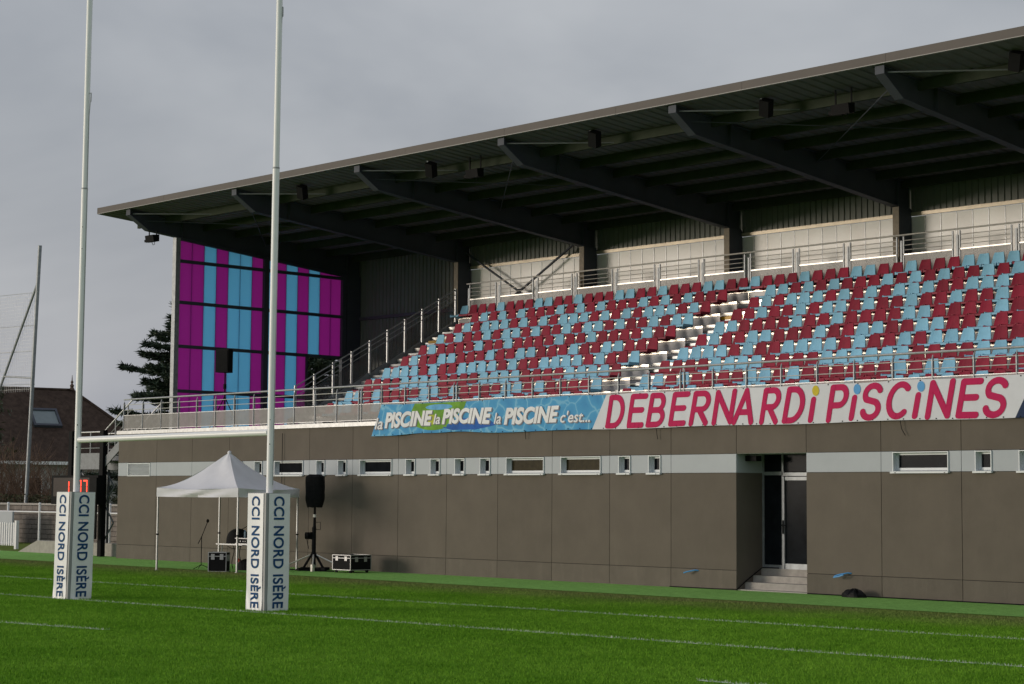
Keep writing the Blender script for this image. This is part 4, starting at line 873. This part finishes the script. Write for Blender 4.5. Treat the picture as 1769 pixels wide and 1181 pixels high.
# netting pole
npz = thing('netting_pole', 'tall galvanised pole with a brace and ball-stop netting at far left', 'pole', (-20.3, 8, 0))
obj('pole', MB().tube([(-20.42,8,0),(-19.75,8,13.0)], .085, 10), GALVD, npz, True)
obj('brace', MB().tube([(-19.83,8,11.4),(-23.2,8,6.4),(-26.4,8,1.6)], .055, 8), GALVD, npz)
obj('spreader', MB().tube([(-20.05,8,7.17),(-22.6,8,7.34)], .04, 7), GALVD, npz)
nn = MB()
for i in range(34): x = -20.1-.16*i; nn.bar((x,8.1,6.6), (x+.02,8.1,10.95+.03*math.sin(i*.9)), .008, .008)
for j in range(28): z = 6.7+.155*j; nn.bar((-20.05,8.1,z), (-25.4,8.1,z+.05), .008, .008)
obj('netting', nn, LEG, npz)
tw = MB()
for z in (10.95, 9.5, 8.35, 6.9): tw.tube([(-19.95,8.05,z),(-25.4,8.1,z+.12)], .014, 5)
obj('net_cable', tw, GALVD, npz)

# house
ho = thing('house', 'house with a brown tiled hipped roof and skylight behind the fence', 'house', (-54, 30, 0))
ROOFM = mat('roof_tiles', (.068,.047,.037), .9, var=.35, vs_=3, spec=.1)
_t = ROOFM.node_tree; _g = N(_t, 'ShaderNodeNewGeometry'); _w = N(_t, 'ShaderNodeTexBrick'); _w.inputs['Scale'].default_value = 3.2; _w.inputs['Mortar Size'].default_value = .03; _w.inputs['Color1'].default_value = (1,1,1,1); _w.inputs['Color2'].default_value = (.7,.7,.7,1); _w.inputs['Mortar'].default_value = (0,0,0,1)
_sx = N(_t, 'ShaderNodeSeparateXYZ'); _cx = N(_t, 'ShaderNodeCombineXYZ'); _t.links.new(_g.outputs['Position'], _sx.inputs[0]); _t.links.new(_sx.outputs['X'], _cx.inputs['X']); _t.links.new(_sx.outputs['Z'], _cx.inputs['Y']); _t.links.new(_cx.outputs[0], _w.inputs['Vector'])
_b = N(_t, 'ShaderNodeBump'); _b.inputs['Strength'].default_value = .8; _b.inputs['Distance'].default_value = .05; _t.links.new(_w.outputs['Color'], _b.inputs['Height']); _t.links.new(_b.outputs[0], _t.nodes['Principled BSDF'].inputs['Normal'])
TH = R(-14); HP, HD = Vector((-53.7, 30, 0)), Vector((math.cos(TH), math.sin(TH), 0)); HR = Vector((-HD.y, HD.x, 0)); ZE, ZR = 4.1, 8.83
def hl(a, d, z): p = HP+HR*a+HD*d; return (p.x, p.y, z)
def hbox(a0, a1, d0, d1, z0, z1): return MB().hexa([hl(a0,d0,z0),hl(a0,d1,z0),hl(a1,d1,z0),hl(a1,d0,z0),hl(a0,d0,z1),hl(a0,d1,z1),hl(a1,d1,z1),hl(a1,d0,z1)])
rt = MB(); c = [hl(-22,6,ZE),hl(5,6,ZE),hl(5,-6,ZE),hl(-22,-6,ZE)]; rl, rr_ = hl(-17,0,ZR), hl(0,0,ZR)
rt.add(c+[rl, rr_], [(0,1,5,4),(1,2,5),(2,3,4,5),(3,0,4),(0,3,2,1)]); rf = obj('roof', rt, ROOFM, ho)
for a, b in ((rl, rr_), (rr_, c[1]), (rr_, c[2])): obj('ridge_tiles', MB().tube([a, b], .11, 6), ROOFM, rf)
obj('finial', MB().tube([hl(0,0,ZR+q) for q in (0,.2,.28,.42,.52,.62,.98)], [.2,.10,.15,.05,.10,.04,.012], 8), mat('terracotta', (.10,.06,.045), .8), rf)
obj('eaves_board', hbox(-22,5,6.0,6.05,ZE-.22,ZE-.02), PAINTW, rf)
obj('wall', hbox(-21.4,4.4,-5.4,5.4,0,ZE-.02), mat('house_render', (.36,.35,.34), .9, var=.12), ho)
for a in (-13,-8.5,-4.6,-1.2,2.0):
    w = obj('window', hbox(a,a+1.2,5.40,5.44,1.4,3.1), GLASSD, ho)
    for q in ((a-.08,a,1.32,3.18),(a+1.2,a+1.28,1.32,3.18),(a,a+1.2,3.1,3.18),(a,a+1.2,1.32,1.4)): obj('frame', hbox(q[0],q[1],5.40,5.47,q[2],q[3]), PAINTW, w)
def onroof(a, t, e): n_ = (HD*(ZR-ZE)+Vector((0,0,6))).normalized(); return Vector(hl(a, 6*t, ZR-(ZR-ZE)*t))+n_*e
def slab(x0, x1, t0, t1, e0, e1): return MB().hexa([onroof(x0,t0,e0),onroof(x1,t0,e0),onroof(x1,t1,e0),onroof(x0,t1,e0),onroof(x0,t0,e1),onroof(x1,t0,e1),onroof(x1,t1,e1),onroof(x0,t1,e1)])
obj('skylight', slab(-3.2,-1.7,.33,.53,.02,.12), mat('skylight_glass', (.16,.20,.21), .12, spec=.5), rf)
for q in ((-3.34,-3.2,.31,.55),(-1.7,-1.56,.31,.55),(-3.2,-1.7,.31,.335),(-3.2,-1.7,.525,.55)): obj('skylight_frame', slab(*q, .02, .2), STEEL, rf)

# trees: cedar-like conifers with flat layered boughs
NEED = mat('cedar_needles', (.030,.050,.030), .8, var=.4, vs_=1.5); NEED2 = mat('cedar_needles_light', (.055,.080,.045), .8, var=.3, vs_=1.5); BARK = mat('bark', (.08,.06,.045), .9, var=.3, vs_=8)
def conifer(label, x, y, h, rad, seed, zlow=.12):
    rnd = random.Random(seed); t_ = thing('cedar_tree', label, 'tree', (x, y, 0), 'cedars behind the stand')
    tk = obj('trunk', MB().tube([(x,y,0),(x+.1,y,h*.5),(x,y,h)], [.35,.22,.03], 8), BARK, t_)
    lf = MB(); mi = []; br = MB()
    nb = int(h*11)
    for i in range(nb):
        f_ = zlow+(1-zlow)*(i/nb); z = h*f_; a = i*2.399+rnd.uniform(-.3,.3); L = rad*(1-f_)**.5*rnd.uniform(.65,1.1)+.35
        d = Vector((math.cos(a), math.sin(a), 0)); sl = rnd.uniform(-.05,.22); p0 = Vector((x,y,z)); p1 = p0+d*L+Vector((0,0,sl*L)); br.tube([p0,p1], [.05,.012], 4)
        sd_ = Vector((-d.y, d.x, 0))
        for j in range(int(80*L)):
            u = rnd.uniform(.15,1.02); c_ = p0.lerp(p1, u)+sd_*rnd.gauss(0,.16)*L*(1.15-u)*1.3+Vector((0,0,rnd.uniform(-.10,.12)))
            for q in range(3):
                g_ = Vector((rnd.gauss(0,1), rnd.gauss(0,1), rnd.gauss(0,.45)+.15)).normalized()*rnd.uniform(.14,.32)+d*.10; s_ = g_.cross(Vector((rnd.gauss(0,1), rnd.gauss(0,1), rnd.gauss(0,1)))).normalized()*.048
                lf.add([c_-s_, c_+s_, c_+g_], [(0,1,2)]); mi.append(1 if rnd.random() < .3 else 0)
    obj('branches', br, BARK, t_); me = lf.mesh('crown', [NEED, NEED2], ORG[t_])
    for p, k in zip(me.polygons, mi): p.material_index = k
    o = obj('crown', me, None, t_)
conifer('dark cedar tree rising behind the left end of the striped wall', -17.2, 14.5, 10.6, 4.8, 3)
conifer('dark cedar tree seen through the gap below the striped wall', -13.7, 19, 10.5, 4.4, 5)
# leafy tree tip at far left edge and bare shrubs
def shrub(label, x, y, h, n, seed, m):
    rnd = random.Random(seed); t_ = thing('bare_shrub', label, 'shrub', (x, y, 0), 'bare shrubs before the house'); b = MB(); tw_ = MB()
    for i in range(n):
        a = rnd.uniform(0,6.28); sp_ = rnd.uniform(.1,.75); p = Vector((x+rnd.gauss(0,.35), y+rnd.gauss(0,.35), 0)); d = Vector((math.cos(a)*sp_, math.sin(a)*sp_, 1)).normalized(); L = h*rnd.uniform(.6,1.05); pts = [p]
        for k in range(5): d = (d+Vector((rnd.gauss(0,.12), rnd.gauss(0,.12), rnd.gauss(0,.05)))).normalized(); pts.append(pts[-1]+d*L/5)
        b.tube(pts, [.03,.026,.02,.016,.012,.008], 4, False)
        for k in range(2,6):
            for w in range(3):
                dd = (d+Vector((rnd.gauss(0,.6), rnd.gauss(0,.6), rnd.gauss(0,.35)))).normalized(); tw_.tube([pts[k], pts[k]+dd*L*.16, pts[k]+dd*L*.28+Vector((0,0,.1))], [.010,.008,.005], 3, False)
    obj('stems', b, m, t_); obj('twigs', tw_, m, t_)
TWIG = mat('twigs', (.15,.095,.065), .9, var=.3)
for i, (x, y, h, l) in enumerate(((-27.5,10.5,4.2,'brown bare shrub left of the netting pole before the house'),(-24.6,10.2,3.9,'brown bare shrub just right of the netting pole'),(-21.9,10.6,3.4,'brown bare shrub behind the scoreboard, nearest the stand'))): shrub(l, x, y, h, 60, 11+i, TWIG)
def leafy(label, x, y, z0, h, rad, seed):
    rnd = random.Random(seed); t_ = thing('broadleaf_tree', label, 'tree', (x, y, 0)); b = MB(); b.tube([(x,y,0),(x+.1,y,h*.6),(x,y,h)], [.2,.13,.02], 7); lf = MB()
    for i in range(60):
        f_ = rnd.uniform(.35,1); a = rnd.uniform(0,6.28); L = rad*(1.1-f_)*rnd.uniform(.6,1.2)+.3; p0 = Vector((x,y,h*f_)); p1 = p0+Vector((math.cos(a)*L, math.sin(a)*L, L*.3)); b.tube([p0,p1], [.03,.008], 4)
        for j in range(36):
            c_ = p0.lerp(p1, rnd.uniform(.3,1.1))+Vector((rnd.gauss(0,.2), rnd.gauss(0,.2), rnd.gauss(0,.2))); g_ = Vector((rnd.gauss(0,1), rnd.gauss(0,1), rnd.gauss(0,1))).normalized()*.16; s_ = g_.cross(Vector((rnd.gauss(0,1), rnd.gauss(0,1), 1))).normalized()*.07
            lf.add([c_-g_, c_+s_, c_+g_, c_-s_], [(0,1,2,3)])
    obj('trunk', b, BARK, t_); obj('crown', lf, mat('leaves', (.05,.06,.03), .8, var=.4), t_)
leafy('dark tree whose branch tips show at the left edge over the house roof', -32.2, 12, 0, 8.2, 2.2, 21)
hedge = MB(); rnd = random.Random(4)
for i in range(9000):
    c_ = Vector((rnd.uniform(-30,-6), 8.3+rnd.gauss(0,.25), rnd.uniform(1.2,2.05))); g_ = Vector((rnd.gauss(0,1), rnd.gauss(0,1), rnd.gauss(0,1))).normalized()*.09; s_ = g_.cross(Vector((0,.3,1))).normalized()*.04; hedge.add([c_-s_, c_+s_, c_+g_], [(0,1,2)])
tag(obj('hedge', hedge, mat('hedge_leaves', (.055,.06,.025), .9, var=.5), loc=(-18,8.3,0)), 'low olive hedge growing behind the block wall', 'hedge', kind='stuff')
